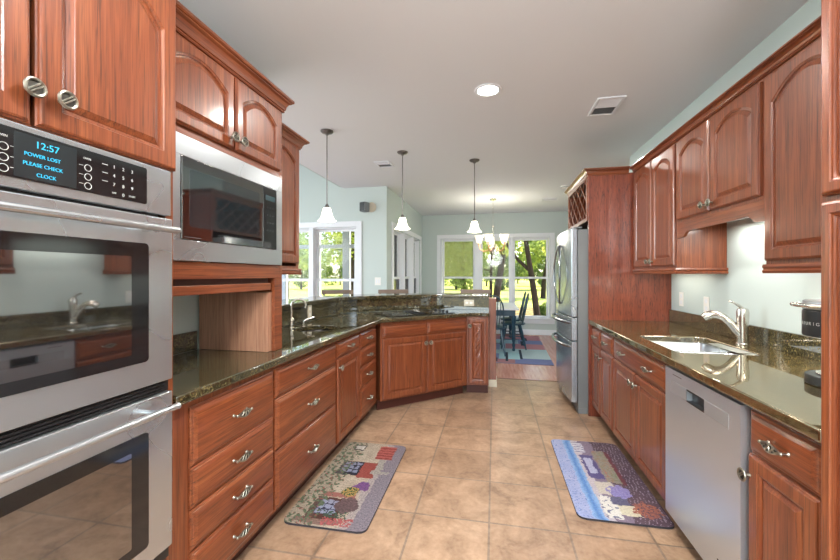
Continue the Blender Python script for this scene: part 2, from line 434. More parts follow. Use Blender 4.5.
# glazed porch beyond the side windows: white posts and rails
sp = MB()
for px in (-5.5, -4.55, -3.72, -2.86, -1.92): sp.box(px-.09, px+.09, 9.0, 9.12, 0, 2.9)
for z0, z1 in ((0, .35), (2.02, 2.12), (2.75, 2.95)): sp.box(-5.6, -1.83, 9.01, 9.11, z0, z1)
w4 = structure(sp.obj('window_4', M['trim'], None, .004))
for px0, px1 in ((-5.41, -4.64), (-4.46, -3.81), (-3.63, -2.95), (-2.77, -2.01)):
    MB().box(px0, px1, 9.05, 9.055, .35, 2.02).obj('pane', M['pane'], w4, smooth=0)
    MB().box(px0, px1, 9.05, 9.055, 2.12, 2.75).obj('pane', M['pane'], w4, smooth=0)
structure(MB().box(-5.6, -1.8, 5.9, 9.2, 2.95, 3.05).obj('ceiling_porch', M['ceil'], smooth=0))

# baseboards
bb = [(0, 0), (.016, 0), (.016, .10), (.010, .115), (0, .115)]
structure(MB().sweep(bb, [(-1.67, YB), (2.4, YB)]).obj('baseboard_back', M['trim']))
structure(MB().sweep(bb, [(-1.67, 5.70), (-1.67, YB-.03)]).obj('baseboard_nook', M['trim']))
structure(MB().sweep(bb, [(-5.6, 5.70), (-1.67, 5.70)]).obj('baseboard_window_side', M['trim']))
structure(MB().sweep(bb, [(2.4, YB-.03), (2.4, 4.85)]).obj('baseboard_right', M['trim']))

# ------------------------------------------------------------------ outdoors
def zc(x, y): return -.40
structure(MB().box(-160, 160, 9.25, 220, -.55, -.40).obj('lawn', M['lawn'], smooth=0))
structure(MB().add([(2.0+6.5*cos(a)*(1+.15*sin(3*a)), 17+4.5*sin(a)*(1+.12*cos(2*a)), -.392) for a in [2*pi*i/40 for i in range(40)]], [tuple(range(40))]).obj('ground_mulch_bed', M['mulch'], smooth=0))

def leaf_mesh(name, blobs, n, size, mt, seed, flatten=1.0):
    rn = random.Random(seed); vs = []; fs = []
    tot = sum(b[3]**2 for b in blobs)
    for bx, by, bz, r in blobs:
        k = int(n*r*r/tot)
        for _ in range(k):
            d = Vector((rn.gauss(0, 1), rn.gauss(0, 1), rn.gauss(0, 1))).normalized()*(r*(.45+.6*rn.random()**.6))
            c = Vector((bx+d.x, by+d.y, bz+d.z*flatten))
            a = Vector((rn.gauss(0, 1), rn.gauss(0, 1), rn.gauss(0, 1))).normalized()
            b = a.cross(Vector((rn.gauss(0, 1), rn.gauss(0, 1), rn.gauss(0, 1)))).normalized()
            s = size*(.6+.8*rn.random()); o = len(vs)
            vs += [tuple(c-a*s), tuple(c+b*s*.55), tuple(c+a*s), tuple(c-b*s*.55)]; fs.append((o, o+1, o+2, o+3))
    me = bpy.data.meshes.new(name); me.from_pydata(vs, [], fs); me.materials.append(mt); return me

def blobs_crown(seed, h0, h1, rad, n):
    rn = random.Random(seed); out = []
    for i in range(n):
        t = rn.random(); z = h0+(h1-h0)*t; a = rn.random()*2*pi; q = rad*(1-.55*abs(t-.4))*sqrt(rn.random())
        out.append((q*cos(a), q*sin(a), z, rad*(.28+.2*rn.random())))
    return out
far_defs = []
for i, (mt, hh, rr) in enumerate((('leaf', 11, 4.2), ('leaf2', 13, 4.6), ('needle', 12, 4.0))):
    bl = blobs_crown(20+i, 1.6, hh, rr, 16)
    far_defs.append((leaf_mesh('crown', bl, 3800, .30, M[mt], 40+i), hh))
def trunk_mesh(pts, r0, r1, branches=()):
    mb = MB(); n = len(pts); mb.tube(pts, [r0+(r1-r0)*i/(n-1) for i in range(n)], 10)
    for bp, b0 in branches: mb.tube(bp, [b0*(1-.7*i/(len(bp)-1)) for i in range(len(bp))], 7)
    return mb
far_labels = ['light green tree of the far tree line across the lawn', 'mid green tree of the far tree line across the lawn', 'dusky green tree of the far tree line across the lawn']
k = 0
rn = random.Random(3)
for ang in [-.70, -.62, -.55, -.49, -.43, -.38, -.33, -.28, -.23, -.185, -.145, -.10, -.06, -.02, .02, .06, .10, .14, .185, .23]:
    i = k % 3; k += 1; d = (42, 58, 76)[(k*2) % 3]+rn.random()*4
    r = thing('far_tree', far_labels[i], 'tree', (ang*d, d, -.40), rn.random()*6, 'trees of the far tree line')
    sc = .44+.22*rn.random(); r.scale = (sc, sc, sc)
    link('crown', far_defs[i][0], None, r)
    trunk_mesh([(0, 0, -.05), (.1, 0, 2), (0, .1, 5), (.1, 0, far_defs[i][1]*.75)], .24, .08).obj('trunk', M['bark'], r)

def near_tree(name, label, loc, pts, r0, r1, branches, blobs, n, leaf, mt, seed):
    r = thing(name, label, 'tree', loc)
    trunk_mesh(pts, r0, r1, branches).obj('trunk', M['bark'], r)
    link('crown', leaf_mesh('crown', blobs, n, leaf, M[mt], seed), None, r)
    return r
near_tree('leaning_tree', 'thick leaning trunk seen through the middle pane of the dining window', (.06, 20.0, -.40),
          [(0, 0, -.05), (.10, 0, 1.0), (.28, 0, 2.0), (.45, .0, 3.2), (.55, 0, 5), (.4, 0, 7.5)], .21, .10,
          [([(.5, 0, 4.2), (1.3, .2, 5.2), (2.4, .3, 5.8)], .10), ([(.4, 0, 3.6), (-.7, .2, 4.8), (-1.6, .1, 5.4)], .10)],
          [(.4, 0, 7.2, 1.7), (2.0, .3, 6.0, 1.3), (-1.4, .2, 5.6, 1.3), (-.6, .6, 4.3, .7), (.9, .8, 4.2, .7)], 2600, .13, 'leaf', 51)
near_tree('slender_tree', 'slender straight trunk left of the leaning one outside the dining window', (-.26, 28.0, -.40),
          [(0, 0, -.05), (.02, 0, 1.5), (.08, 0, 3.2), (.05, 0, 6)], .13, .07,
          [([(.03, 0, 2.0), (-.8, .1, 2.3), (-1.6, .2, 2.2)], .05)],
          [(0, 0, 5.4, 1.6), (-1.0, .3, 3.6, .9), (.9, .6, 3.9, .8), (-1.5, .2, 2.5, .5)], 2300, .13, 'leaf', 52)
near_tree('forked_tree', 'dark forked tree seen through the right pane of the dining window', (1.72, 15.8, -.40),
          [(0, 0, -.05), (-.10, 0, .8), (-.25, 0, 1.8), (-.38, 0, 2.6), (-.52, 0, 3.6), (-.7, 0, 5.2)], .14, .07,
          [([(-.28, 0, 1.9), (-.75, .1, 2.35), (-1.15, .1, 2.9), (-1.4, .1, 3.6)], .085), ([(-.45, 0, 3.1), (.1, .1, 3.6), (.7, .2, 4.0)], .07)],
          [(-.8, 0, 5.2, 1.5), (.8, .3, 4.6, 1.1), (-1.7, .3, 4.2, .9), (-1.0, .8, 3.1, .55), (.7, .6, 3.0, .5)], 2200, .11, 'leaf', 53)
near_tree('pinkish_tree', 'smaller trunk standing beyond the forked tree', (3.55, 29, -.40),
          [(0, 0, -.05), (.05, 0, 1.2), (.25, 0, 2.4), (.3, 0, 4.5)], .20, .08, [],
          [(.3, 0, 4.6, 1.9), (-1.0, .2, 3.2, 1.0), (1.4, .3, 3.0, 1.2)], 1800, .16, 'leaf2', 54)
near_tree('shady_tree', 'dark trunk with low foliage behind the clouded left pane', (-1.45, 18.0, -.40),
          [(0, 0, -.05), (.02, 0, 1.0), (-.05, 0, 2.0), (0, 0, 4.5)], .17, .08, [],
          [(-.2, 0, 3.6, 1.1), (-.9, .1, 2.4, .8), (.4, .1, 2.5, .6), (.1, -.3, 1.5, .5)], 2600, .10, 'leaf2', 55)
near_tree('porch_side_tree', 'dark trunk right of the porch post outside the side window', (-7.1, 18.0, -.40),
          [(0, 0, -.05), (.03, 0, 1.5), (0, 0, 3.5), (.1, 0, 6)], .19, .10, [],
          [(0, 0, 5.0, 1.8), (-1.0, 0, 3.2, .9), (.8, .2, 3.2, 1.0)], 2300, .13, 'leaf', 56)
near_tree('cabinet_side_tree', 'dark trunk beside the wall cabinet edge outside the side window', (-13.2, 22.0, -.40),
          [(0, 0, -.05), (.03, 0, 1.5), (0, 0, 3.5), (.1, 0, 6)], .21, .10, [],
          [(0, 0, 5.0, 1.9), (-1.0, 0, 3.4, .9), (.9, .2, 3.0, 1.0)], 2300, .13, 'leaf2', 57)
for i, (sx, sy, sr, lb) in enumerate(((-1.62, 14.0, .42, 'leafy shrub under the clouded left pane of the dining window'),
                                      (-.80, 12.8, .30, 'lower shrub right of the first under the dining window'),
                                      (2.25, 16.6, .34, 'small shrub at the foot of the forked tree'))):
    r = thing('garden_shrub', lb, 'shrub', (sx, sy, -.40), 0, 'garden shrubs')
    link('foliage', leaf_mesh('foliage', [(0, 0, sr*.8, sr), (sr*.8, .1, sr*.6, sr*.7), (-sr*.8, 0, sr*.6, sr*.7)], 900, .07, M['leaf2'], 70+i), None, r)
    trunk_mesh([(0, 0, -.02), (.02, 0, sr*.5), (0, 0, sr)], .03, .015).obj('stem', M['bark'], r)

# ------------------------------------------------------------------ joinery helpers (unit frame: x along front, -y out of the front, z up)
def outline(w, h, ins, arch, na=14):
    """rectangle inset by ins; arched top: sides drop by 'arch' below the crown of the curve. fixed point count"""
    x0, x1, z0, z1 = ins, w-ins, ins, h-ins
    pts = [(x0, z0), (x1, z0)]
    for i in range(na+1):
        t = i/na; x = x1+(x0-x1)*t
        pts.append((x, z1-arch*(2*t-1)**2*(1.0 if arch else 0)))
    return pts
def panel_door(w, h, arch=0.0, t=.02, s=.056):
    mb = MB(); L = []
    for ins, d, a in ((0, 0, 0), (0, t-.008, 0), (.004, t-.006, 0), (.0055, t-.002, 0), (.010, t, 0), (s-.010, t, arch), (s-.007, t-.003, arch), (s-.002, t-.0045, arch), (s, t-.011, arch), (s+.005, t-.012, arch),
                      (s+.007, t-.010, arch), (s+.021, t-.004, arch*.97), (s+.0225, t-.0025, arch*.97)):
        L.append([(x, -d, z) for x, z in outline(w, h, ins, a)])
    return mb.loops(L)
def slab_drawer(w, h, t=.02):
    mb = MB(); L = []
    for ins, d in ((0, 0), (0, .007), (.004, .010), (.010, .0105), (.0125, .0135), (.024, .0195), (.027, t)):
        L.append([(x, -d, z) for x, z in ((ins, ins), (w-ins, ins), (w-ins, h-ins), (ins, h-ins))])
    return mb.loops(L)
def make_knob():
    mb = MB(); mb.lathe([(.006, 0), (.0045, -.006), (.0045, -.016), (.009, -.020)], n=12, ax='y')
    # oval ring with a twisted band across
    N1 = 28
    mb.tube([(.0165*cos(2*pi*i/N1), -.023, .0165*sin(2*pi*i/N1)) for i in range(N1+1)], .0034, 8)
    for q in (-.55, .55):
        mb.tube([(-.010+.020*i/8+q*.004, -.024-.0025*sin(pi*i/8), (-.011+.022*i/8)*(1-.25*abs(q))-q*.003) for i in range(9)], .0019, 6)
    nf = len(mb.f)
    mb.lathe([(.0001, -.0215), (.0145, -.0215), (.0145, -.019), (.0001, -.019)], n=20, ax='y')
    me = mb.mesh('knob', recalc=False); me.materials.append(M['pewter']); me.materials.append(M['pewter_dark'])
    for p in me.polygons: p.material_index = 1 if p.index >= nf else 0
    return me
KN = make_knob()
def make_pull():
    mb = MB(); L = .098
    for sx in (-1, 1):
        mb.lathe([(.0075, 0), (.005, -.004), (.004, -.014), (.0055, -.020)], c=(sx*.043, 0, 0), n=10, ax='y')
        mb.ball((sx*.047, -.022, 0), .0065, n=10, m=6)
    for sg in (-1, 1):
        mb.tube([(-.045+.09*i/16, -.022-.006*sin(pi*i/16), sg*.0150*sin(pi*i/16)) for i in range(17)], .0026, 7)
    for ph in (0, pi):
        mb.tube([(-.040+.08*i/24, -.022-.006*sin(pi*i/24)-.003*cos(ph+i*.6), .0125*sin(pi*i/24)*sin(ph+i*.55)) for i in range(25)], .0022, 6)
    nf = len(mb.f)
    a_ = [(-.043+.086*i/16, .0140*sin(pi*i/16)) for i in range(17)]; b_ = [(x, -z) for x, z in a_[1:-1]][::-1]
    mb.loops([[(x, -.0215-.006*(1-(x/.045)**2), z) for x, z in a_+b_], [(x, -.0195-.006*(1-(x/.045)**2), z) for x, z in a_+b_]])
    me = mb.mesh('pull', recalc=False); me.materials.append(M['pewter']); me.materials.append(M['pewter_dark'])
    for p in me.polygons: p.material_index = 1 if p.index >= nf else 0
    return me
PU = make_pull()
def put_knob(parent, x, z, y=-.02):
    o = link('knob', KN, None, parent); o.location = (x, y, z); o.scale = (1.18, 1.1, 1.18)
    return o
def put_pull(parent, x, z, y=-.02):
    o = link('pull', PU, None, parent); o.location = (x, y, z); return o
def door(root, x0, x1, z0, z1, arch=0, knob=None, y=0, s=.058, name='door'):
    o = panel_door(x1-x0, z1-z0, arch, s=s).obj(name, M['oak_v'], root, smooth=8); o.location = (x0, y, z0)
    if knob: put_knob(o, knob[0]-x0, knob[1]-z0)
    return o
def drawer(root, x0, x1, z0, z1, pulls=None, y=0, name='drawer'):
    o = slab_drawer(x1-x0, z1-z0).obj(name, M['oak_h'], root, smooth=10); o.location = (x0, y, z0)
    for p in (pulls if pulls is not None else [(x1-x0)/2]): put_pull(o, p, (z1-z0)/2)
    return o
def carcass(root, w, d, z0, z1, open_top=False, back=True):
    c = MB(); c.box(0, .018, .02, d, z0, z1); c.box(w-.018, w, .02, d, z0, z1); c.box(.018, w-.018, .02, d, z0, z0+.018)
    if not open_top: c.box(.018, w-.018, .02, d, z1-.018, z1)
    if back: c.box(.018, w-.018, d-.012, d, z0+.018, z1-.018)
    return c.obj('carcass', M['oak_v'], root, smooth=0)
def face_frame(root, w, z0, z1, rails=(), stiles=(), sw=.035, lw=None, rw=None):
    f = MB(); lw = lw or sw; rw = rw or sw
    f.box(0, lw, 0, .02, z0, z1); f.box(w-rw, w, 0, .02, z0, z1)
    f.box(lw, w-rw, 0, .02, z1-.04, z1); f.box(lw, w-rw, 0, .02, z0, z0+.035)
    for z in rails: f.box(lw, w-rw, 0, .02, z-.02, z+.02)
    for x, a, b in stiles: f.box(x-.02, x+.02, 0, .02, a, b)
    return f.obj('face_frame', M['oak_v'], root, .0015)
def toe(root, w, d, x0=0):
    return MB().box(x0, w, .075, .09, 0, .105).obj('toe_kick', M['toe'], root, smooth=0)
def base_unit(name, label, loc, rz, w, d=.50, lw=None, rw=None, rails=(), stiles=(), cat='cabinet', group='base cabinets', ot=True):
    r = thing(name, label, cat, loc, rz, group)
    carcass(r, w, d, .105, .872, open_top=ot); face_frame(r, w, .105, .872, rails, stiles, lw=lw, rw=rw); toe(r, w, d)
    return r
CROWN = [(0, 0), (.009, 0), (.011, .004), (.009, .010), (.014, .012), (.016, .016), (.019, .030), (.028, .044), (.041, .050), (.041, .055), (.047, .055), (.052, .060), (.052, .070), (0, .070)]
def crown_prof(o, h): return [(a/.052*o, b/.070*h) for a, b in CROWN]

# ================================================================== LEFT SIDE
LX = -1.115          # lower face frames
L90 = pi/2
# --- tower for the wall ovens
TX = -1.090
tw = thing('oven_tower_cabinet', 'tall red oak cabinet holding the double wall oven at the far left', 'cabinet', (TX, .30, 0), L90); TW = .803
twc = MB(); twd = .55
twc.box(0, .02, .02, twd, .0, 2.33); twc.box(TW-.02, TW, .02, twd, 0, 2.33); twc.box(.02, TW-.02, twd-.012, twd, 0, 2.33)
for z in (.10, .36, 1.70, 2.31): twc.box(.02, TW-.02, .02, twd-.012, z-.02, z)
twc.obj('carcass', M['oak_v'], tw, smooth=0)
f = MB(); f.box(0, .062, 0, .02, .0, 2.33); f.box(.772, TW, 0, .02, .0, 2.33)
for z0, z1 in ((.0, .12), (.345, .375), (1.685, 1.71), (2.27, 2.33)): f.box(.062, .772, 0, .02, z0, z1)
f.obj('face_frame', M['oak_v'], tw, .0015)
drawer(tw, .03, .785, .125, .34, name='drawer')
door(tw, .03, .388, 1.692, 2.285, .085, (.378, 1.771), s=.062)
door(tw, .398, .801, 1.692, 2.285, .085, (.446, 1.772), s=.062)
MB().sweep(crown_prof(.07, .085), [(0, 0, 2.32), (TW, 0, 2.32), (TW, .04, 2.32)]).obj('crown_molding', M['oak_h'], tw, smooth=20)

# --- double wall oven
ov = thing('double_wall_oven', 'stainless double wall oven with two doors and lit control display', 'oven', (TX, .365, 0), L90)
OW = .708
MB().box(.03, OW-.03, .0, .50, .395, 1.66).obj('oven_body', M['black'], ov, smooth=0)
cp = MB().box(0, OW, -.022, 0, 1.532, 1.684).obj('control_panel', M['steel'], ov, .004)
def rrect(x0, x1, z0, z1, r, y0, y1, n=6):
    pts = []
    for cx, cz, a0 in ((x1-r, z0+r, -pi/2), (x1-r, z1-r, 0), (x0+r, z1-r, pi/2), (x0+r, z0+r, pi)):
        for i in range(n+1): a = a0+pi/2*i/n; pts.append((cx+r*cos(a), cz+r*sin(a)))
    return MB().loops([[(x, y0, z) for x, z in pts], [(x, y1, z) for x, z in pts]])
rrect(.092, .616, 1.556, 1.668, .006, -.0245, -.02).obj('control_glass', M['glass_panel'], cp)
rrect(.285, .415, 1.560, 1.662, .002, -.0252, -.024).obj('display_screen', mat('display_screen', (.02, .024, .026, 1), .15), cp)
ty = -.0256
X = lambda Y: Y-.365
text(cp, 'display_text', '12:57', .023, (X(.715), ty, 1.643), M['cyan'])
text(cp, 'display_text', 'POWER LOST', .0122, (X(.706), ty, 1.617), M['cyan'])
text(cp, 'display_text', 'PLEASE CHECK', .0122, (X(.707), ty, 1.595), M['cyan'])
text(cp, 'display_text', 'CLOCK', .0122, (X(.713), ty, 1.572), M['cyan'])
for cxx in (.632, .808):
    for zz in (1.621, 1.597, 1.573):
        MB().tube([(X(cxx)+.0085*cos(2*pi*i/24), -.0249, zz+.0085*sin(2*pi*i/24)) for i in range(25)], .0008, 5).obj('button_ring', M['ink'], cp)
        sg = 1 if cxx < .7 else -1
        MB().box(min(X(cxx)+sg*.012, X(cxx)+sg*.022), max(X(cxx)+sg*.012, X(cxx)+sg*.022), -.0251, -.0245, zz+.0035, zz+.0045).obj('panel_line', M['ink'], cp, smooth=0)
    text(cp, 'panel_text', 'OVEN', .007, (X(cxx)-.002, -.0247, 1.645), M['ink'])
for r_, row in enumerate(('123', '456', '789', ' 0 ')):
    for c_, ch in enumerate(row):
        if ch != ' ': text(cp, 'keypad_number', ch, .013, (X(.878+.027*c_), -.0247, 1.643-.025*r_), M['ink'])
for r_ in range(3): MB().box(X(.845), X(.860), -.0251, -.0245, 1.643-.023*r_, 1.6445-.023*r_).obj('panel_line', M['ink'], cp, smooth=0)
text(cp, 'panel_text', 'OFF', .007, (X(.878), -.0247, 1.569), M['ink']); text(cp, 'panel_text', 'START', .007, (X(.932), -.0247, 1.569), M['ink'])
for zz0, zz1, nm, hz in ((.987, 1.522, 'upper_oven_door', 1.479), (.430, .947, 'lower_oven_door', .912)):
    dr = MB().box(0, OW, -.028, -.001, zz0, zz1).obj(nm, M['steel'], ov, .004)
    w0, w1 = (1.066, 1.433) if hz > 1 else (.487, .846)
    rrect(.092, .617, w0, w1, .012, -.0305, -.026).obj('window_border', M['glass_panel'], dr)
    rrect(.135, .560, w0+.03, w1-.042, .004, -.0309, -.030).obj('oven_window', M['glass_black'], dr)
    h = MB(); h.tube([(.03, -.086, hz), (.672, -.086, hz)], .0105, 14)
    for hx in (.055, .60): h.tube([(hx, -.026, hz), (hx, -.092, hz)], .008, 10)
    h.obj('handle', M['steel'], dr)
v_ = MB()
for i in range(3): v_.box(.02, OW-.02, -.018, -.010, .952+.0105*i, .957+.0105*i)
v_.box(.0, OW, -.010, 0, .948, .986); v_.obj('vent', M['black'], ov, smooth=0)
v_ = MB(); v_.box(0, OW, -.012, 0, .388, .428); v_.obj('base_vent', M['black'], ov, smooth=0)

# --- microwave tower: arched doors, microwave opening, appliance garage
MX, MY0, MW = -1.190, 1.105, .838
mc = thing('microwave_cabinet', 'red oak wall cabinet with two arched doors around the built-in microwave', 'cabinet', (MX, MY0, .916), L90)
md = .455
B = lambda z: z-.916
c = MB(); c.box(0, .018, .02, md, 0, B(2.28)); c.box(MW-.018, MW, .02, md, B(1.24), B(2.28))
for z in (1.375, 1.895, 2.28): c.box(.018, MW-.018, .02, md, B(z)-.018, B(z))
c.obj('carcass', M['oak_v'], mc, smooth=0)
MB().box(MW-.108, MW, .02, md-.005, 0, B(1.24)).obj('garage_side_panel', M['ply'], mc, smooth=0)
f = MB(); f.box(0, .050, 0, .02, 0, B(2.28)); f.box(MW-.022, MW, 0, .02, B(1.318), B(2.28)); f.box(MW-.072, MW, 0, .02, 0, B(1.318))
f.box(.050, MW-.022, 0, .02, B(1.318), B(1.388)); f.box(.050, MW-.022, 0, .02, B(1.878), B(1.930)); f.box(.050, MW-.022, 0, .02, B(2.21), B(2.28))
f.obj('face_frame', M['oak_h'], mc, .0015)
MB().box(.050, MW-.100, .004, .018, B(1.253), B(1.292)).obj('tambour_rail', M['oak_h'], mc, .004)
MB().box(.050, MW-.100, .022, .030, B(1.253), B(1.36)).obj('tambour_slats', M['oak_in'], mc, smooth=0)
door(mc, .016, .418, B(1.914), B(2.252), .058, (.392, B(1.960)), s=.052)
door(mc, .430, .800, B(1.914), B(2.252), .058, (.456, B(1.960)), s=.052)
MB().sweep(crown_prof(.050, .080), [(0, 0, B(2.263)), (MW, 0, B(2.263)), (MW, .455, B(2.263))]).obj('crown_molding', M['oak_h'], mc, smooth=20)

mw = thing('built_in_microwave', 'stainless framed built-in microwave with a dark glass door', 'microwave', (MX, MY0, 1.389), L90)
B = lambda z: z-1.389
Q = lambda Y: Y-MY0
MB().box(Q(1.23), Q(1.85), .021, .42, B(1.42), B(1.86)).obj('microwave_body', M['black'], mw, smooth=0)
t = MB(); t.box(Q(1.165), Q(1.918), -.016, -.001, B(1.390), B(1.472)); t.box(Q(1.165), Q(1.918), -.016, -.001, B(1.797), B(1.877)); t.box(Q(1.165), Q(1.222), -.016, -.001, B(1.472), B(1.797)); t.box(Q(1.861), Q(1.918), -.016, -.001, B(1.472), B(1.797))
t.obj('trim_frame', M['steel'], mw, .002)
dg = MB().box(Q(1.224), Q(1.739), -.020, -.001, B(1.474), B(1.795)).obj('glass_door', M['glass_black'], mw, .003)
rrect(Q(1.262), Q(1.705), B(1.525), B(1.750), .012, -.0206, -.0195).obj('viewing_window', mat('microwave_screen_glass', (.012, .020, .024, 1), .05, ior=2.3), dg)
pn = MB().box(Q(1.741), Q(1.859), -.020, -.001, B(1.474), B(1.795)).obj('control_panel', M['glass_panel'], mw, .003)
rrect(Q(1.757), Q(1.840), B(1.728), B(1.755), .002, -.0206, -.0195).obj('clock_window', mat('clock_window', (.02, .05, .06, 1), .2), pn)
for r_ in range(4):
    for c_ in range(3): text(pn, 'keypad_number', str((r_*3+c_+1) % 10), .011, (Q(1.774+.024*c_), -.0203, B(1.690-.040*r_)), M['ink_grey'])
MB().box(Q(1.235), Q(1.32), -.0206, -.0198, B(1.482), B(1.484)).obj('edge_mark', M['ink_grey'], dg, smooth=0)

# --- third wall cabinet, set back, beside the opening
tc_ = thing('narrow_wall_cabinet', 'set-back red oak wall cabinet with one arched door right of the microwave', 'cabinet', (-1.350, 1.947, 1.36), L90)
carcass(tc_, .468, .295, 0, .87); face_frame(tc_, .468, 0, .87)
door(tc_, .02, .448, .055, .855, .06, (.05, .11))
MB().sweep([(0, 0), (.012, 0), (.016, .012), (.010, .020), (.016, .030), (.012, .042), (0, .042)], [(0, 0, -.022), (.468, 0, -.022), (.468, .295, -.022)]).obj('light_rail', M['oak_h'], tc_, smooth=20)
MB().sweep(crown_prof(.055, .07), [(0, 0, .855), (.468, 0, .855), (.468, .295, .855)]).obj('crown_molding', M['oak_h'], tc_, smooth=20)

# --- base cabinets along the left run
z_rows = [(.125, .300), (.305, .457), (.462, .615), (.620, .843)]
r = base_unit('drawer_base_cabinet', 'base cabinet of four wide drawers beside the double oven', (LX, 1.107, 0), L90, .626, lw=.093, rails=(.3025, .4595, .6175))
for a, b in z_rows: drawer(r, .088, .618, a, b)
r = base_unit('drawer_base_cabinet', 'base cabinet of three wide drawers next to the left mat', (LX, 1.733, 0), L90, .768, rails=(.425, .695))
for a, b in ((.125, .422), (.428, .692), (.698, .850)): drawer(r, .008, .757, a, b)
r = base_unit('drawer_door_base_cabinet', 'base cabinet with one drawer above a single door under the prep sink', (LX, 2.501, 0), L90, .468, rails=(.730,))
drawer(r, .009, .455, .737, .850); door(r, .009, .455, .125, .727, 0, (.032, .665))
r = base_unit('drawer_base_cabinet', 'narrow base cabinet of four small drawers at the counter corner', (LX, 2.969, 0), L90, .48, rw=.07, rails=(.3725, .5525, .7075))
for a, b in ((.125, .370), (.375, .550), (.555, .705), (.710, .850)): drawer(r, .009, .414, a, b)

# --- diagonal cooktop cabinet and the end cabinet of the peninsula
A0 = Vector((-1.085, 3.485)); A1 = Vector((-.300, 4.190))
ang = atan2(A1.y-A0.y, A1.x-A0.x); Lw = (A1-A0).length
r = base_unit('cooktop_base_cabinet', 'diagonal base cabinet with two doors and two false drawers below the cooktop', (A0.x, A0.y, 0), ang, Lw, d=.42, rails=(.715,), stiles=((Lw/2, .14, .83),), lw=.04, rw=.03)
drawer(r, .020, Lw/2-.006, .722, .850, []); drawer(r, Lw/2+.006, Lw-.016, .722, .850, [])
door(r, .020, Lw/2-.004, .122, .710, 0, (Lw/2-.030, .635)); door(r, Lw/2+.004, Lw-.016, .122, .710, 0, (Lw/2+.030, .635))
E0 = Vector((-.300, 4.205)); EW = .240
r = base_unit('rope_carved_end_cabinet', 'slim end cabinet of the peninsula with a rope-carved door', (E0.x, E0.y, 0), radians(7), EW, d=.30, lw=.02, rw=.02)
dd = door(r, .016, .222, .122, .850, 0, (.030, .770), s=.046)
rope = MB()
for ph in (0, pi):
    rope.tube([(.103+.017*sin(ph+i*.42), -.013-.006*cos(ph+i*.42), .085+i*.0093) for i in range(60)], .011, 7)
rope.obj('rope_carving', M['oak_v'], dd)

# bar half wall with granite riser and raised top
PATH = [(-1.66, 2.455), (-1.66, 3.40), (-1.645, 3.62), (-1.58, 3.83), (-1.45, 4.01), (-1.26, 4.18), (-1.06, 4.34), (-.86, 4.455), (-.64, 4.525), (-.40, 4.555), (-.064, 4.56)]
def offset(path, d):
    P = [Vector(p) for p in path]; out = []
    for i, p in enumerate(P):
        t0 = (p-P[i-1]).normalized() if i else (P[1]-p).normalized()
        t1 = (P[i+1]-p).normalized() if i < len(P)-1 else t0
        n0 = Vector((-t0.y, t0.x)); n1 = Vector((-t1.y, t1.x)); nn = (n0+n1).normalized()
        q = p+nn*(d/nn.dot(n0)); out.append((q.x, q.y))
    return out
def strip(d0, d1, z0, z1): return MB().prism(offset(PATH, d0)+offset(PATH, d1)[::-1], z0, z1)
structure(strip(.024, .14, 0, 1.058).obj('wall_bar', M['wall'], smooth=25))
bt = strip(-.028, .36, 1.06, 1.100).obj('raised_bar_top', M['granite'], None, .010, 3, smooth=25)
tag(bt, 'raised green granite bar ledge curving behind the cooktop counter', 'bar top')
ep = MB(); ep.box(-.062, .022, 4.552, 4.73, 0, 1.058)
ep = ep.obj('bar_end_post', M['oak_v'], None, .004); tag(ep, 'red oak end post of the raised bar by the dining rug', 'post')
ebp = MB().box(-.068, .030, 4.541, 4.74, 0, .085).obj('base_block', M['beige'], ep, .004)
rs = strip(.002, .023, .916, 1.058).obj('granite_riser', M['granite'], None, 0, smooth=25); tag(rs, 'green granite splash between the left counter and the raised bar', 'backsplash')
for nm, loc, rz, lb in (('wall_outlet', (-1.660, 3.16, 1.000), pi/2, 'beige outlet on the granite riser behind the prep faucet'),
                        ('wall_outlet', (-.300, 4.557, .998), 0, 'wide beige outlet on the granite riser right of the cooktop')):
    wide = rz == 0
    o = thing(nm, lb, 'outlet', loc, rz, 'riser outlets'); ww = .060 if wide else .037
    MB().box(-ww, ww, -.006, .0, -.037 if wide else -.06, .037 if wide else .06).obj('cover_plate', M['beige'], o, .002)
    sk = MB()
    for q in (-1, 1):
        if wide: sk.box(q*.026-.017, q*.026+.017, -.0075, -.005, -.014, .014)
        else: sk.box(-.016, .016, -.0075, -.005, q*.027-.015, q*.027+.015)
    sk.obj('socket', M['white'], o, .001)

# --- left counter with a hole for the prep sink
def ngon_with_holes(outer, holes, z0, z1, name, m, bevel=.009):
    bm = bmesh.new()
    def loop(pts):
        vs = [bm.verts.new((x, y, z1)) for x, y in pts]
        return [bm.edges.new((vs[i], vs[(i+1) % len(vs)])) for i in range(len(vs))]
    ed = loop(outer)
    for h in holes: ed += loop(h)
    bmesh.ops.triangle_fill(bm, use_beauty=True, use_dissolve=True, edges=ed)
    ext = bmesh.ops.extrude_face_region(bm, geom=bm.faces[:])
    for e in ext['geom']:
        if isinstance(e, bmesh.types.BMVert): e.co.z = z0
    bmesh.ops.recalc_face_normals(bm, faces=bm.faces)
    me = bpy.data.meshes.new(name); bm.to_mesh(me); bm.free()
    me.shade_smooth(); me.set_sharp_from_angle(angle=radians(35))
    return link(name, me, m, None, bevel, 3)
PS = (-1.390, 2.750); PR = .162
hole = [(PS[0]+PR*cos(2*pi*i/40), PS[1]+PR*1.12*sin(2*pi*i/40)) for i in range(40)]
nrm = Vector((sin(ang), -cos(ang)))*.030
fr = [(-.052, 4.205), (A1.x+nrm.x*.9+.012, A1.y+nrm.y+.004), (A0.x+nrm.x+.004, A0.y+nrm.y-.022), (-1.078, 1.107)]
outer = [(-1.655, 1.107)]+[(-1.658, 2.455)]+PATH[1:-1]+[(-.064, 4.549), (-.05, 4.549)]+fr
lc = ngon_with_holes(outer, [hole], .874, .914, 'left_countertop', M['granite'])
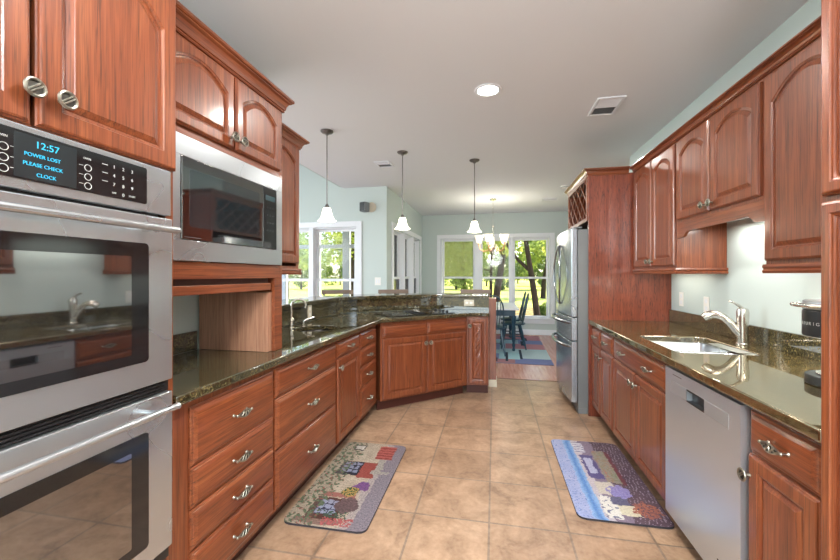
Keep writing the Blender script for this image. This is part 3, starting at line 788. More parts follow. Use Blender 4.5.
tag(lc, 'green granite countertop running along the left cabinets to the peninsula end', 'countertop')
bs = MB().box(-1.659, -1.646, 1.13, 1.83, .9145, 1.02).obj('short_backsplash', M['granite'], None, .003); tag(bs, 'dark granite backsplash inside the open appliance garage', 'backsplash')

ps = thing('prep_sink', 'round dark prep sink set into the left counter', 'sink', (PS[0], PS[1], .76))
sh = MB(); sh.lathe([(.03, 0), (.11, .006), (.145, .03), (.156, .10), (.158, .1125), (.170, .1125), (.170, .114), (.165, .1138)] , n=40, cap=False)
sh.v = [(x, y*1.12, z) for x, y, z in sh.v]; sh.obj('bowl', mat('dark_sink_metal', (.07, .06, .055, 1), .35, .6), ps)
MB().lathe([(.001, .002), (.034, .002), (.036, .005), (.030, .007), (.001, .004)], n=20).obj('drain', M['chrome'], ps)
pf = thing('prep_faucet', 'slim gooseneck faucet with side lever at the prep sink', 'faucet', (-1.560, 2.68, .914))
b_ = MB(); b_.lathe([(.026, .0005), (.026, .008), (.016, .016), (.015, .055), (.019, .06), (.019, .075), (.012, .085)], n=18)
b_.obj('base', M['chrome'], pf)
d_ = Vector((.80, .60, 0))
pts = [(0, 0, .08), (0, 0, .17)]+[tuple(d_*(.055-.055*cos(pi*i/14*1.1))+Vector((0, 0, .175+.055*sin(pi*i/14*1.1)))) for i in range(15)]
MB().tube(pts, .0085, 12).obj('spout', M['chrome'], pf)
sd = MB(); sd.lathe([(.017, .0005), (.017, .006), (.010, .012), (.010, .05)], c=(.05, .10, 0), n=14); sd.tube([(.05, .10, .045), (.07, .115, .062), (.12, .15, .078)], [.007, .006, .005], 8)
sd.obj('lever', M['chrome'], pf)
ck = thing('electric_cooktop', 'black glass cooktop on the diagonal counter', 'cooktop', (0, 0, .9145))
cc = (A0+A1)/2+Vector((-sin(ang), cos(ang)))*.245; ck.location = (cc.x, cc.y, .9145); ck.rotation_euler = (0, 0, ang)
rrect(-.40, .40, -.205, .205, .012, 0, -.008).xf(Matrix.Rotation(-pi/2, 4, 'X')).obj('glass_top', M['cooktop_glass'], ck)
for (bx, by, br_) in ((-.25, .09, .085), (-.25, -.10, .07), (.22, .09, .07), (.22, -.10, .085)):
    MB().lathe([(br_-.003, .0082), (br_, .0088), (br_+.003, .0082)], c=(bx, by, 0), n=32, cap=False).obj('burner_ring', M['ink_grey'], ck)
g = MB(); g.box(-.045, .045, -.16, .16, .008, .013)
for i in range(9): g.box(-.04, .04, -.15+.0365*i, -.135+.0365*i, .013, .018)
g.obj('downdraft_vent', M['black'], ck, smooth=0)
for q in range(4): MB().lathe([(.016, .008), (.015, .026), (.001, .027)], c=(.345, -.12+.075*q, 0), n=14).obj('control_knob', M['black'], ck)

# ================================================================== RIGHT SIDE
RX = .915; R90 = -pi/2
r = base_unit('drawer_door_base_cabinet', 'right base cabinet with two small drawers over two doors beside the fridge', (RX, 3.770, 0), R90, .645, d=.60, rails=(.695,), stiles=((.300, .14, .83),), group='right base cabinets')
for a, b, kx in ((.010, .290, .255), (.310, .630, .345)):
    drawer(r, a, b, .700, .850); door(r, a, b, .118, .690, 0, (kx, .625))
r = base_unit('sink_base_cabinet', 'right base cabinet with a wide two-pull drawer front below the sink', (RX, 3.125, 0), R90, .930, d=.60, rails=(.695,), stiles=((.465, .14, .70),), group='right base cabinets')
drawer(r, .012, .918, .700, .850, [.22, .68])
door(r, .012, .459, .118, .690, 0, (.430, .625)); door(r, .471, .918, .118, .690, 0, (.500, .625))
r = base_unit('drawer_door_base_cabinet', 'right base cabinet with one drawer and one door between dishwasher and pantry', (RX, 1.562, 0), R90, .345, d=.60, rails=(.700,), group='right base cabinets')
drawer(r, .008, .308, .705, .850); door(r, .008, .308, .118, .695, 0, (.022, .620))

dw = thing('dishwasher', 'stainless steel dishwasher under the right counter', 'dishwasher', (RX, 2.188, 0), R90)
DW = .618
MB().box(.01, DW-.01, .02, .58, .10, .862).obj('tub', M['black'], dw, smooth=0)
MB().box(.01, DW-.01, .05, .065, 0, .10).obj('kick_plate', M['black'], dw, smooth=0)
dd = MB(); dd.box(.003, DW-.003, -.030, .019, .105, .742); dd.box(.003, DW-.003, -.030, .019, .800, .858)
dd.box(.003, .225, -.030, .019, .742, .800); dd.box(.375, DW-.003, -.030, .019, .742, .800); dd.box(.225, .375, -.004, .019, .742, .800)
dd = dd.obj('door', M['steel_dw'], dw, smooth=0)
for xa, xb in ((.07, .225), (.375, .545)): MB().box(xa, xb, -.0312, -.029, .742, .800).obj('control_band', M['dw_band'], dd, smooth=0)
hp = MB(); hp.box(.225, .375, -.0312, -.005, .742, .748); hp.box(.225, .375, -.0312, -.020, .793, .800); hp.box(.225, .375, -.006, -.0035, .748, .793); hp.obj('pocket_handle', M['black'], dd, smooth=0)
MB().box(.085, .175, -.0306, -.0298, .832, .836).obj('maker_mark', M['ink_grey'], dd, smooth=0)
stk = MB().box(.470, .590, -.0308, -.0299, .118, .190).obj('sticker', M['white'], dd, smooth=0)
MB().box(.470, .590, -.0312, -.0307, .118, .152).obj('sticker_stripe', mat('orange_sticker_ink', lin(206, 120, 60), .5), stk, smooth=0)
MB().box(.470, .492, -.0312, -.0307, .165, .190).obj('sticker_corner', M['black'], stk, smooth=0)

# pantry at the right edge
pt = thing('pantry_cabinet', 'tall red oak pantry cabinet at the right edge beside the coffee maker', 'cabinet', (.880, 1.205, 0), R90)
c = MB(); c.box(0, .02, .02, .69, 0, 2.33); c.box(.78, .80, .02, .69, 0, 2.33); c.box(.02, .78, .678, .69, 0, 2.33)
for z in (.12, 1.55, 2.33): c.box(.02, .78, .02, .678, z-.02, z)
c.obj('carcass', M['oak_v'], pt, smooth=0)
face_frame(pt, .80, .105, 2.33, rails=(1.538,)); toe(pt, .80, .6)
for a, b in ((.003, .394), (.404, .795)):
    door(pt, a, b, .118, 1.530, 0, ((b-.03 if a < .1 else a+.03), .95), s=.042); door(pt, a, b, 1.546, 2.30, .08, s=.042)
MB().sweep(crown_prof(.06, .075), [(0, .69, 2.315), (0, 0, 2.315), (.80, 0, 2.315)]).obj('crown_molding', M['oak_h'], pt, smooth=20)

# right counter with sink cut-out
SX0, SX1, SY0, SY1 = .985, 1.385, 2.27, 2.86
def rr2(x0, x1, y0, y1, r, n=6):
    pts = []
    for cx, cy, a0 in ((x1-r, y0+r, -pi/2), (x1-r, y1-r, 0), (x0+r, y1-r, pi/2), (x0+r, y0+r, pi)):
        for i in range(n+1): a = a0+pi/2*i/n; pts.append((cx+r*cos(a), cy+r*sin(a)))
    return pts
rc = ngon_with_holes([(.872, 1.212), (1.578, 1.212), (1.578, 3.772), (.872, 3.772)], [rr2(SX0, SX1, SY0, SY1, .05)], .874, .914, 'right_countertop', M['granite_warm_refl'])
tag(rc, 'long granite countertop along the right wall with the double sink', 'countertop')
rb = MB().box(1.557, 1.579, 1.215, 3.772, .9145, 1.024).obj('right_backsplash', M['granite'], None, .003); tag(rb, 'low granite backsplash along the right wall', 'backsplash')

sk = thing('kitchen_sink', 'stainless double bowl sink in the right counter', 'sink', (0, 0, .70))
def bowl(y0, y1):
    L = []
    for ins, z in ((-.012, .1735), (0, .1735), (.003, .165), (.012, .06), (.035, .025), (.07, .018)):
        L.append([(x, y, z) for x, y in rr2(SX0-.004+ins, SX1+.004-ins, y0+ins, y1-ins, max(.01, .055-ins*.3))])
    return MB().loops(L, False, True)
ym = 2.53
bowl(ym+.012, SY1+.004).obj('far_bowl', M['steel'], sk); bowl(SY0-.004, ym-.012).obj('near_bowl', M['steel'], sk)
MB().box(SX0+.002, SX1-.002, ym-.010, ym+.010, .10, .172).obj('divider', M['steel'], sk, .004)
for yy in ((SY0+ym)/2, (SY1+ym)/2): MB().lathe([(.001, .0185), (.04, .0185), (.042, .021), (.03, .020), (.001, .017)], c=((SX0+SX1)/2, yy, 0), n=20).obj('drain', M['chrome'], sk)

fc = thing('kitchen_faucet', 'brushed nickel pull-out faucet behind the double sink', 'faucet', (1.475, 2.60, .914), 0)
MB().lathe([(.034, .0005), (.034, .006), (.029, .012), (.027, .10), (.030, .16), (.031, .195), (.027, .215), (.015, .222), (.001, .224)], n=22).obj('body', M['chrome'], fc)
u = Vector((-.93, .37, 0))
sp_ = [(u*a+Vector((0, 0, z))) for a, z in ((.0, .045), (.03, .085), (.06, .130), (.09, .160), (.12, .174), (.15, .173), (.175, .162), (.19, .150))]
MB().tube(sp_, [.022, .021, .020, .020, .022, .025, .025, .021], 14, flat=1.1).obj('spout', M['chrome'], fc)
lv = [(u*a+Vector((0, 0, z))) for a, z in ((.0, .215), (.015, .232), (.040, .252), (.066, .262))]
MB().tube(lv, [.018, .015, .012, .010], 12, flat=.6).obj('lever', M['chrome'], fc)

# coffee maker
cm = thing('coffee_maker', 'black single-cup coffee maker with silver lid on the right counter', 'coffee maker', (1.290, 1.690, .9145), 0)
def dshape(r, back, n=24):
    return [(-r*cos(a), r*sin(a)) for a in [-pi/2+pi*i/n for i in range(n+1)]]+[(back, r), (back, -r)]
def cmprism(r, back, z0, z1, name, m, bev=.004): return MB().prism(dshape(r, back), z0, z1).obj(name, m, cm, bev)
cmprism(.105, .16, 0, .038, 'drip_base', M['black'], .006)
MB().prism(dshape(.075, .0), .0385, .044).obj('drip_tray', M['chrome'], cm, .002)
MB().box(.045, .158, -.095, .095, .038, .19).obj('water_column', M['black'], cm, .006)
hd = cmprism(.112, .16, .185, .285, 'brew_head', M['black'], .005)
cmprism(.113, .16, .285, .325, 'lid', M['steel'], .012)
lh = MB(); lh.tube([(-.10, -.07, .305), (-.135, -.045, .306), (-.148, 0, .306), (-.135, .045, .306), (-.10, .07, .305)], .008, 10); lh.obj('lid_handle', M['chrome'], cm)
word = 'KEURIG'
for i, ch in enumerate(word):
    a = (i-2.5)*.13-.02          # around the curved front, reading left to right from the aisle
    rr = .1123
    text(hd, 'brand_letter', ch, .017, (-rr*cos(a), -rr*sin(a), .235), M['ink'], rot=(pi/2, 0, -pi/2+a))

# wall outlets and switch plates on the right wall
for yy, zz, lb in ((3.585, 1.128, 'white outlet on the right wall nearer the fridge panel'), (3.20, 1.110, 'white outlet on the right wall nearer the faucet')):
    o = thing('wall_outlet', lb, 'outlet', (1.579, yy, zz), R90, 'right wall outlets')
    MB().box(-.037, .037, -.006, 0, -.06, .06).obj('cover_plate', M['white'], o, .002)
    q = MB(); q.box(-.016, .016, -.0078, -.005, -.042, -.012); q.box(-.016, .016, -.0078, -.005, .012, .042); q.obj('socket', M['trim'], o, .001)

# --- upper cabinets on the right
UX = 1.270
LR = [(0, 0), (.014, 0), (.018, .012), (.010, .020), (.018, .030), (.014, .042), (0, .042)]
UC = crown_prof(.050, .042)
def upper(name, label, y1, w, z0, z1, doors, rail=True, d=.308):
    r = thing(name, label, 'cabinet', (UX, y1, z0), R90, 'right wall cabinets')
    carcass(r, w, d, 0, z1-z0); face_frame(r, w, 0, z1-z0, stiles=[((doors[0][1]+doors[1][0])/2, .035, z1-z0-.04)] if len(doors) > 1 else ())
    for a, b, kx, ar in doors: door(r, a, b, .018, z1-z0-.028, ar, (kx, .060) if kx else None, s=.060)
    if rail: MB().sweep(LR, [(0, 0, -.042), (w, 0, -.042), (w, d, -.042)]).obj('light_rail', M['oak_h'], r, smooth=20)
    MB().sweep(UC, [(0, 0, z1-z0-.012), (w, 0, z1-z0-.012)]).obj('crown_molding', M['oak_h'], r, smooth=20)
    return r
upper('double_door_wall_cabinet', 'right wall cabinet with two arched doors against the fridge panel', 3.775, .825, 1.385, 2.295, [(.030, .410, .380, .05), (.424, .810, .455, .05)])
r = upper('short_wall_cabinet', 'shorter right wall cabinet with two arched doors above the sink valance', 2.949, .880, 1.700, 2.295, [(.022, .425, .390, .055), (.439, .860, .472, .055)], rail=False)
vp = []
VW = .880
for i in range(41):
    t = i/40; x = VW*t; e = min(t, 1-t)*VW
    q = min(1, max(0, (e-.075)/.055)); z = -.105+.037*(q*q*(3-2*q))
    vp.append((x, z))
val = MB().loops([[(x, .001, z) for x, z in vp]+[(VW, .001, -.0005), (0, .001, -.0005)], [(x, .020, z) for x, z in vp]+[(VW, .020, -.0005), (0, .020, -.0005)]])
val.obj('valance', M['oak_h'], r)
upper('single_door_wall_cabinet', 'tall right wall cabinet with one wide arched door beside the pantry', 2.068, .850, 1.385, 2.295, [(.012, .480, None, .085), (.49, .835, None, .085)])

# --- fridge enclosure: end panel, wine rack above, crown
fe = thing('fridge_enclosure', 'red oak fridge surround with flecked side panel and wine lattice on top', 'cabinet', (.875, 3.80, 0), 0)
MB().box(0, .704, -.022, 0, 0, 2.285).obj('side_panel', M['oak_panel'], fe, .002)
MB().box(0, .704, .925, .947, 0, 2.285).obj('far_side_panel', M['oak_panel'], fe, .002)
wr = MB(); wr.box(.008, .70, 0, .925, 1.855, 1.875); wr.box(.008, .70, 0, .925, 2.255, 2.275); wr.box(.68, .70, 0, .925, 1.875, 2.255)
wr = wr.obj('wine_rack', M['oak_in'], fe, smooth=0)
ff = MB(); ff.box(-.012, .008, 0, .925, 1.850, 1.885); ff.box(-.012, .008, 0, .925, 2.250, 2.285); ff.box(-.012, .008, 0, .035, 1.885, 2.250); ff.box(-.012, .008, .89, .925, 1.885, 2.250)
ff.obj('rack_frame', M['oak_h'], wr, .002)
def lattice():
    mb = MB(); y0, y1, z0, z1 = .035, .89, 1.885, 2.250; st = .15; hw = .0085
    for sg in (1, -1):
        c0 = -6
        for i in range(-10, 14):
            # line y = yc + sg*(z-z0)*1.25
            yc = y0+i*.19
            t0, t1 = z0, z1
            def yy(z): return yc+sg*(z-z0)*1.25
            lo = max(t0, min(z0+(y0-yc)/(sg*1.25), z0+(y1-yc)/(sg*1.25))); hi = min(t1, max(z0+(y0-yc)/(sg*1.25), z0+(y1-yc)/(sg*1.25)))
            if hi-lo < .02: continue
            x = -.004 if sg > 0 else .004
            mb.add([(x-.004, yy(lo)-hw, lo), (x-.004, yy(lo)+hw, lo), (x-.004, yy(hi)+hw, hi), (x-.004, yy(hi)-hw, hi),
                    (x+.004, yy(lo)-hw, lo), (x+.004, yy(lo)+hw, lo), (x+.004, yy(hi)+hw, hi), (x+.004, yy(hi)-hw, hi)],
                   [(0, 3, 2, 1), (4, 5, 6, 7), (0, 1, 5, 4), (1, 2, 6, 5), (2, 3, 7, 6), (3, 0, 4, 7)])
    return mb
lattice().obj('lattice', M['oak_v'], wr, smooth=0)
MB().sweep(crown_prof(.050, .060), [(0, .947, 2.272), (0, -.022, 2.272), (.345, -.022, 2.272)][::1]).obj('crown_molding', M['oak_h'], fe, smooth=20)
MB().sweep(crown_prof(.050, .060), [(0, .947, 2.272), (0, -.022, 2.272)]).mesh('tmp')

# --- refrigerator
fg = thing('refrigerator', 'stainless french door refrigerator with two freezer drawers', 'refrigerator', (.760, 4.728, 0), R90)
FW = .905
fb = MB().box(.004, FW-.004, .03, .74, .03, 1.775).obj('body', M['steel_side'], fg, .006)
MB().box(.01, FW-.01, .035, .06, 0, .08).obj('base_grille', M['black'], fg, smooth=0)
MB().box(FW-.10, FW-.0, .03, .12, .0, .055).obj('foot_cover', M['steel_side'], fg, .006)
def bowed(x0, x1, z0, z1, name, n=14, bow=.030):
    P = []
    for i in range(n+1):
        x = x0+(x1-x0)*i/n; q = (x-FW/2)/(FW/2); P.append((x, -.028-bow*(1-q*q)+.0))
    poly = P+[(x1, .026), (x0, .026)]
    return MB().prism(poly, z0, z1).obj(name, M['steel_v'], fg, .006)
def bowed_y(x): q = (x-FW/2)/(FW/2); return -.028-.030*(1-q*q)
for x0, x1, hx, sg in ((.002, FW/2-.003, FW/2-.045, -1), (FW/2+.003, FW-.002, FW/2+.045, 1)):
    d_ = bowed(x0, x1, .930, 1.785, 'door')
    h = MB(); y0 = bowed_y(hx)
    zz = [(1.03+.62*i/18) for i in range(19)]
    h.tube([(hx+sg*(.150*sin(pi*i/18)-.005), bowed_y(hx+sg*.15*sin(pi*i/18))-.008-.034*sin(pi*i/18)**.6, zz[i]) for i in range(19)], .009, 10)
    for z in (1.035, 1.645): h.tube([(hx-sg*.005, y0+.004, z), (hx-sg*.004, y0-.016, z)], .009, 8)
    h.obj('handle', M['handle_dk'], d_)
MB().box(FW-.11, FW-.01, -.01, .07, 1.786, 1.80).obj('hinge_cover', M['steel_side'], fg, .003)
for z0, z1, hz in ((.700, .922, .872), (.105, .692, .640)):
    d_ = bowed(.002, FW-.002, z0, z1, 'drawer')
    h = MB(); h.tube([(.05+(FW-.10)*i/18, bowed_y(.05+(FW-.10)*i/18)-.012-.050*sin(pi*i/18)**.5, hz) for i in range(19)], .015, 10)
    for x in (.055, FW-.055): h.tube([(x, bowed_y(x)+.006, hz), (x, bowed_y(x)-.022, hz)], .015, 8)
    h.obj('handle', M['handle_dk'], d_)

# ================================================================== MATS AND RUG (printed patterns of their own)
def h2(a, b, s=0): return .5+.5*mnoise.noise(Vector((a, b, s)))
def mixc(a, b, t): return tuple(a[i]+(b[i]-a[i])*t for i in range(3))
def flat_print(name, x0, x1, y0, y1, z0, z1, nx, ny, rad, fn, m, edge, rot=0):
    cx, cy = (x0+x1)/2, (y0+y1)/2; w, l = x1-x0, y1-y0
    vs = []; fs = []; cols = []
    for j in range(ny+1):
        y = -l/2+l*j/ny; e = max(0, rad-(l/2-abs(y))); ins = rad-sqrt(max(0, rad*rad-e*e))
        for i in range(nx+1): vs.append((-(w/2-ins)+(w-2*ins)*i/nx, y, z1))
    for j in range(ny):
        for i in range(nx):
            a = j*(nx+1)+i; fs.append((a, a+1, a+nx+2, a+nx+1)); cols.append(fn((i+.5)/nx, (j+.5)/ny))
    # skirt
    rim = [i for i in range(nx+1)]+[j*(nx+1)+nx for j in range(1, ny+1)]+[ny*(nx+1)+i for i in range(nx-1, -1, -1)]+[j*(nx+1) for j in range(ny-1, 0, -1)]
    o0 = len(vs); vs += [(vs[i][0], vs[i][1], z0) for i in rim]; n = len(rim)
    nf = len(fs)
    for i in range(n): fs.append((rim[i], o0+i, o0+(i+1) % n, rim[(i+1) % n]))
    fs.append(tuple(o0+i for i in range(n-1, -1, -1)))
    me = bpy.data.meshes.new(name); me.from_pydata(vs, [], fs); me.materials.append(m); me.materials.append(edge)
    at = me.color_attributes.new('print', 'FLOAT_COLOR', 'CORNER')
    for pi_, p in enumerate(me.polygons):
        if pi_ >= nf: p.material_index = 1
        c = cols[pi_] if pi_ < nf else (.05, .05, .05)
        for li in p.loop_indices: at.data[li].color = (c[0], c[1], c[2], 1)
    o = link(name, me, None); o.location = (cx, cy, 0); o.rotation_euler = (0, 0, rot); return o
def L3(r, g, b): return lin(r, g, b)[:3]
def inr(u, v, a, b, c, d): return a <= u <= b and c <= v <= d
def left_mat_fn(u, v):
    """u: 0 cabinet side .. 1 aisle side; v: 0 near .. 1 far. a village shop front painted sideways"""
    n1 = h2(u*9, v*20, 1); n2 = h2(u*40, v*90, 5)
    u0, v0 = u, v; u = u+.05*(h2(u0*14, v0*26, 11)-.5)+.03*(n2-.5); v = v+.022*(h2(u0*14, v0*26, 17)-.5)
    c = mixc(L3(176, 158, 136), L3(206, 190, 164), n1)
    c = mixc(c, L3(140, 120, 104), .35*(n2 > .62))
    if u > .80: c = mixc(L3(92, 84, 98), L3(166, 154, 166), h2(u0*60, v0*120, 41))                       # cobbles
    if u > .70 and u <= .80: c = mixc(L3(150, 136, 140), L3(190, 178, 168), n2)
    if inr(u, v, .20, .58, .06, .26):                                                    # near shop window
        c = L3(92, 52, 44)
        if inr(u, v, .27, .52, .10, .235):
            c = L3(150, 158, 190) if ((u-.27) % .085 > .014 and (v-.10) % .045 > .008) else L3(52, 52, 84)
    if inr(u, v, .10, .66, .02, .06): c = mixc(L3(120, 84, 72), L3(160, 130, 116), n2)
    if inr(u, v, .22, .66, .27, .315): c = L3(168, 98, 88)                               # red awning strip
    if inr(u, v, .18, .50, .52, .70):                                                    # middle window and red shutter
        c = L3(40, 40, 58)
        if inr(u, v, .21, .47, .545, .685): c = L3(138, 146, 176) if ((u-.21) % .088 > .018 and (v-.545) % .048 > .009) else L3(40, 40, 58)
    if inr(u, v, .50, .74, .50, .70): c = mixc(L3(150, 52, 44), L3(176, 78, 64), n2)
    if inr(u, v, .18, .36, .87, .955):                                                   # pale sign
        c = L3(222, 216, 206) if inr(u, v, .20, .34, .885, .94) else L3(60, 58, 58)
    if inr(u, v, .60, .86, .76, .96): c = mixc(L3(150, 44, 40), L3(186, 84, 74), 1 if (v*26) % 1 > .35 else 0)   # red chairs
    if inr(u, v, .66, .92, .56, .60) or inr(u, v, .70, .80, .58, .76): c = mixc(L3(196, 188, 172), L3(120, 116, 116), n2)
    if u < .30+.12*h2(v*7, 2, 9) and h2(u*22, v*34, 3) > .535 and not inr(u, v, .2, .34, .86, .96): # climbing vines
        c = mixc(L3(54, 84, 66), L3(120, 134, 92), n2)
        if h2(u*60, v*90, 8) > .66: c = L3(166, 62, 62)
    elif u < .30: c = mixc(c, L3(120, 100, 88), .30)
    d = (u-.66)**2*1.0+((v-.40)*2.1)**2+.03*(h2(u0*18, v0*30, 23)-.5)
    if d < .012: c = mixc(L3(88, 62, 128), L3(150, 76, 150), n2)                         # purple flowers
    d = (u-.62)**2+((v-.20)*2.1)**2+.03*(h2(u0*12, v0*24, 29)-.5)
    if d < .022: c = mixc(L3(70, 54, 54), L3(136, 104, 108), n2)                           # barrel
    d = (u-.56)**2+((v-.335)*2.1)**2
    if d < .012: c = mixc(L3(188, 150, 60), L3(62, 96, 54), 1 if n2 > .5 else 0)         # sunflowers
    if inr(u, v, .44, .80, .02, .085) and h2(u*40, v*70, 4) > .45: c = mixc(L3(170, 40, 50), L3(200, 100, 100), n2)
    if inr(u, v, .40, .70, .075, .14) and h2(u*40, v*70, 6) > .5: c = L3(62, 96, 76)
    n3 = h2(u0*70, v0*150, 31); g = sum(c)/3; return tuple((q*.78+g*.22)*(.42+.55*n3) for q in c)
flatL = flat_print('kitchen_mat', -1.128, -.655, 1.825, 2.812, .001, .012, 74, 150, .045, left_mat_fn, M['matprint'], M['rubber'], radians(.6))
tag(flatL, 'cushioned kitchen mat with a village shop front print below the left drawers', 'mat', 'kitchen mats')
def right_mat_fn(u, v):
    n1 = h2(u*8, v*16, 1); n2 = h2(u*44, v*90, 5)
    u0, v0 = u, v; u = u+.04*(h2(u0*14, v0*26, 11)-.5)+.03*(n2-.5); v = v+.02*(h2(u0*14, v0*26, 17)-.5)
    c = mixc(L3(150, 164, 206), L3(176, 180, 212), n1)
    if .17 < u < .30: c = mixc(L3(86, 132, 196), L3(150, 182, 222), abs(u-.235)/.065)
    if u < .17 and n2 > .70: c = L3(104, 128, 184)
    if u >= .30: c = mixc(L3(186, 176, 186), L3(206, 196, 200), n1)
    if u > .40: c = mixc(L3(122, 108, 128), L3(150, 134, 150), n2)
    if u > .60:                                                                            # dusky rows
        c = mixc(L3(78, 60, 76), L3(104, 84, 92), n1)
        if ((u-.3*v)*24) % 1 > .80 and n2 > .40: c = L3(150, 136, 150)
    if inr(u, v, .30, .46, .80, .97): c = L3(206, 204, 214) if (v*26) % 1 > .25 else L3(116, 108, 140)
    if inr(u, v, .34, .52, .44, .76):
        c = L3(92, 84, 132)
        if inr(u, v, .38, .48, .50, .72): c = mixc(L3(168, 170, 204), L3(196, 196, 216), n2)
    if inr(u, v, .54, .72, .40, .84):
        c = mixc(L3(120, 134, 128), L3(168, 146, 128), n2)
        if h2(u*30, v*50, 2) > .55: c = mixc(L3(176, 120, 108), L3(112, 140, 110), n1)
    if inr(u, v, .72, .77, .38, .84): c = L3(110, 58, 66)
    if inr(u, v, .36, .58, .26, .40): c = mixc(L3(216, 208, 188), L3(188, 178, 172), n2)
    if inr(u, v, .32, .50, .03, .24): c = L3(226, 222, 214) if h2(u*26, v*40, 7) > .38 else L3(110, 112, 140)
    if inr(u, v, .50, .70, .06, .16): c = mixc(L3(226, 218, 186), L3(204, 196, 178), n2)
    if inr(u, v, .46, .66, .16, .24): c = mixc(L3(76, 76, 106), L3(120, 116, 140), n2)
    if (u-.62)**2+((v-.30)*2)**2+.03*(h2(u0*18, v0*30, 23)-.5) < .018: c = mixc(L3(120, 112, 176), L3(170, 160, 206), n2)
    if (u-.80)**2+((v-.13)*2)**2+.03*(h2(u0*18, v0*30, 27)-.5) < .022 and n2 > .42: c = mixc(L3(176, 108, 84), L3(140, 92, 88), n1)
    n3 = h2(u0*70, v0*150, 31); return tuple(q*(.60+.40*n3) for q in c)
flatR = flat_print('kitchen_mat', .447, .935, 2.175, 3.170, .001, .012, 74, 150, .045, right_mat_fn, M['matprint'], M['rubber'], radians(.4))
tag(flatR, 'cushioned kitchen mat with a blue and mauve seaside print before the sink cabinet', 'mat', 'kitchen mats')

def rug_fn(u, v):
    # blocks in metres: x -1.15..0.95, y 5.80..8.95
    x = -1.15+2.05*u; y = 5.80+3.15*v; n2 = h2(u*120, v*160, 2)*.12
    c = L3(158, 184, 188)
    blocks = [(-1.15, .35, 5.80, 6.12, (150, 108, 112)), (.35, .95, 5.80, 6.22, (104, 112, 150)), (-.5, .10, 6.12, 6.60, (112, 124, 158)), (.10, .42, 6.12, 6.75, (152, 186, 190)),
              (.42, .95, 6.22, 7.00, (160, 178, 180)), (.20, .95, 7.15, 7.75, (172, 120, 126)), (.45, .95, 7.75, 8.25, (112, 122, 156)), (-.1, .55, 8.3, 8.95, (170, 116, 122)),
              (-1.15, -.5, 6.12, 7.0, (164, 186, 190)), (-.9, .1, 7.0, 7.8, (118, 128, 160)), (.55, .95, 8.25, 8.95, (168, 112, 118))]
    for a, b, p, q, col in blocks:
        if a <= x <= b and p <= y <= q: c = L3(*col)
    for a, b, p, q in ((.43, .475, 6.15, 7.05), (.20, .245, 5.95, 6.75), (.50, .545, 7.55, 8.10), (-.02, .025, 6.05, 7.0), (.60, .64, 8.2, 8.6), (.04, .085, 5.9, 6.2)):
        if a <= x <= b and p <= y <= q: c = L3(34, 46, 62)
    return tuple(k_*(1-n2) for k_ in c)
rug = flat_print('dining_rug', -1.15, .90, 5.80, 8.45, .001, .010, 100, 150, .01, rug_fn, M['rugprint'], mat('rug_edge', lin(110, 110, 130), .9), radians(-1.5))
tag(rug, 'blue, rose and teal block pattern rug under the dining table', 'rug')

# ================================================================== DINING FURNITURE
TBX, TBY = -.04, 7.42
tb = thing('dining_table', 'dining table with a white top and dark turned legs on the patterned rug', 'table', (TBX, TBY, .0105))
MB().box(-.46, .46, -.80, .80, .715, .742).obj('table_top', M['table_top'], tb, .006)
ap = MB(); ap.box(-.40, .40, -.735, -.715, .61, .715); ap.box(-.40, .40, .715, .735, .61, .715); ap.box(-.40, -.38, -.715, .715, .61, .715); ap.box(.38, .40, -.715, .715, .61, .715)
ap.obj('apron', M['chair'], tb, .002)
for sx in (-1, 1):
    for sy in (-1, 1):
        MB().lathe([(.022, 0), (.028, .02), (.018, .05), (.030, .10), (.020, .14), (.034, .20), (.036, .40), (.026, .46), (.040, .50), (.040, .61)], c=(sx*.372, sy*.70, 0), n=14).obj('leg', M['chair'], tb)

def make_chair(label, loc, rz):
    """Windsor chair facing +y: back at -y"""
    r = thing('windsor_chair', label, 'chair', loc, rz, 'windsor chairs at the dining table')
    pts = [(.225*cos(a)*(1-.12*max(0, -sin(a))), .215*sin(a)) for a in [2*pi*i/32 for i in range(32)]]
    MB().loops([[(x*.95, y*.95, .425) for x, y in pts], [(x, y, .435) for x, y in pts], [(x, y, .452) for x, y in pts], [(x*.93, y*.93, .458) for x, y in pts]]).obj('seat', M['chair'], r)
    lt = {}
    for sx in (-1, 1):
        for sy in (-1, 1):
            top = Vector((sx*.14, sy*.12, .43)); bot = Vector((sx*.21, sy*.215, 0)); lt[(sx, sy)] = (top, bot)
            MB().tube([top+(bot-top)*t for t in (0, .2, .35, .45, .6, .8, 1)], [.015, .018, .022, .014, .020, .016, .011], 10).obj('leg', M['chair'], r)
    st = MB()
    q = lambda k_, t: lt[k_][0]+(lt[k_][1]-lt[k_][0])*t
    for sx in (-1, 1): st.tube([q((sx, -1), .60), (q((sx, -1), .60)+q((sx, 1), .60))/2, q((sx, 1), .60)], [.008, .012, .008], 8)
    st.tube([(q((-1, -1), .6)+q((-1, 1), .6))/2, (q((1, -1), .6)+q((1, 1), .6))/2], .009, 8)
    st.obj('stretcher', M['chair'], r)
    bow = []
    for i in range(25):
        a = pi*i/24; x = .215*cos(a)*(1 if True else 1); z = .455+.53*sin(a)**.55; bow.append((x*(.86+.14*sin(a)), -.155-.11*(z-.455)/.5, z))
    MB().tube(bow, .011, 9).obj('back_bow', M['chair'], r)
    for i in range(7):
        x = -.132+.044*i; zt = .455+.53*(sqrt(max(0, 1-(x/.215)**2)))**.55
        MB().tube([(x*.8, -.165, .452), (x, -.155-.11*(zt-.455)/1.0, (zt+.452)/2), (x*1.05, -.155-.11*(zt-.455)/.5, zt-.004)], [.006, .008, .005], 8).obj('spindle', M['chair'], r)
    return r
ch = make_chair('teal windsor chair at the near end of the dining table', (-.035, 6.42, .016), 0)
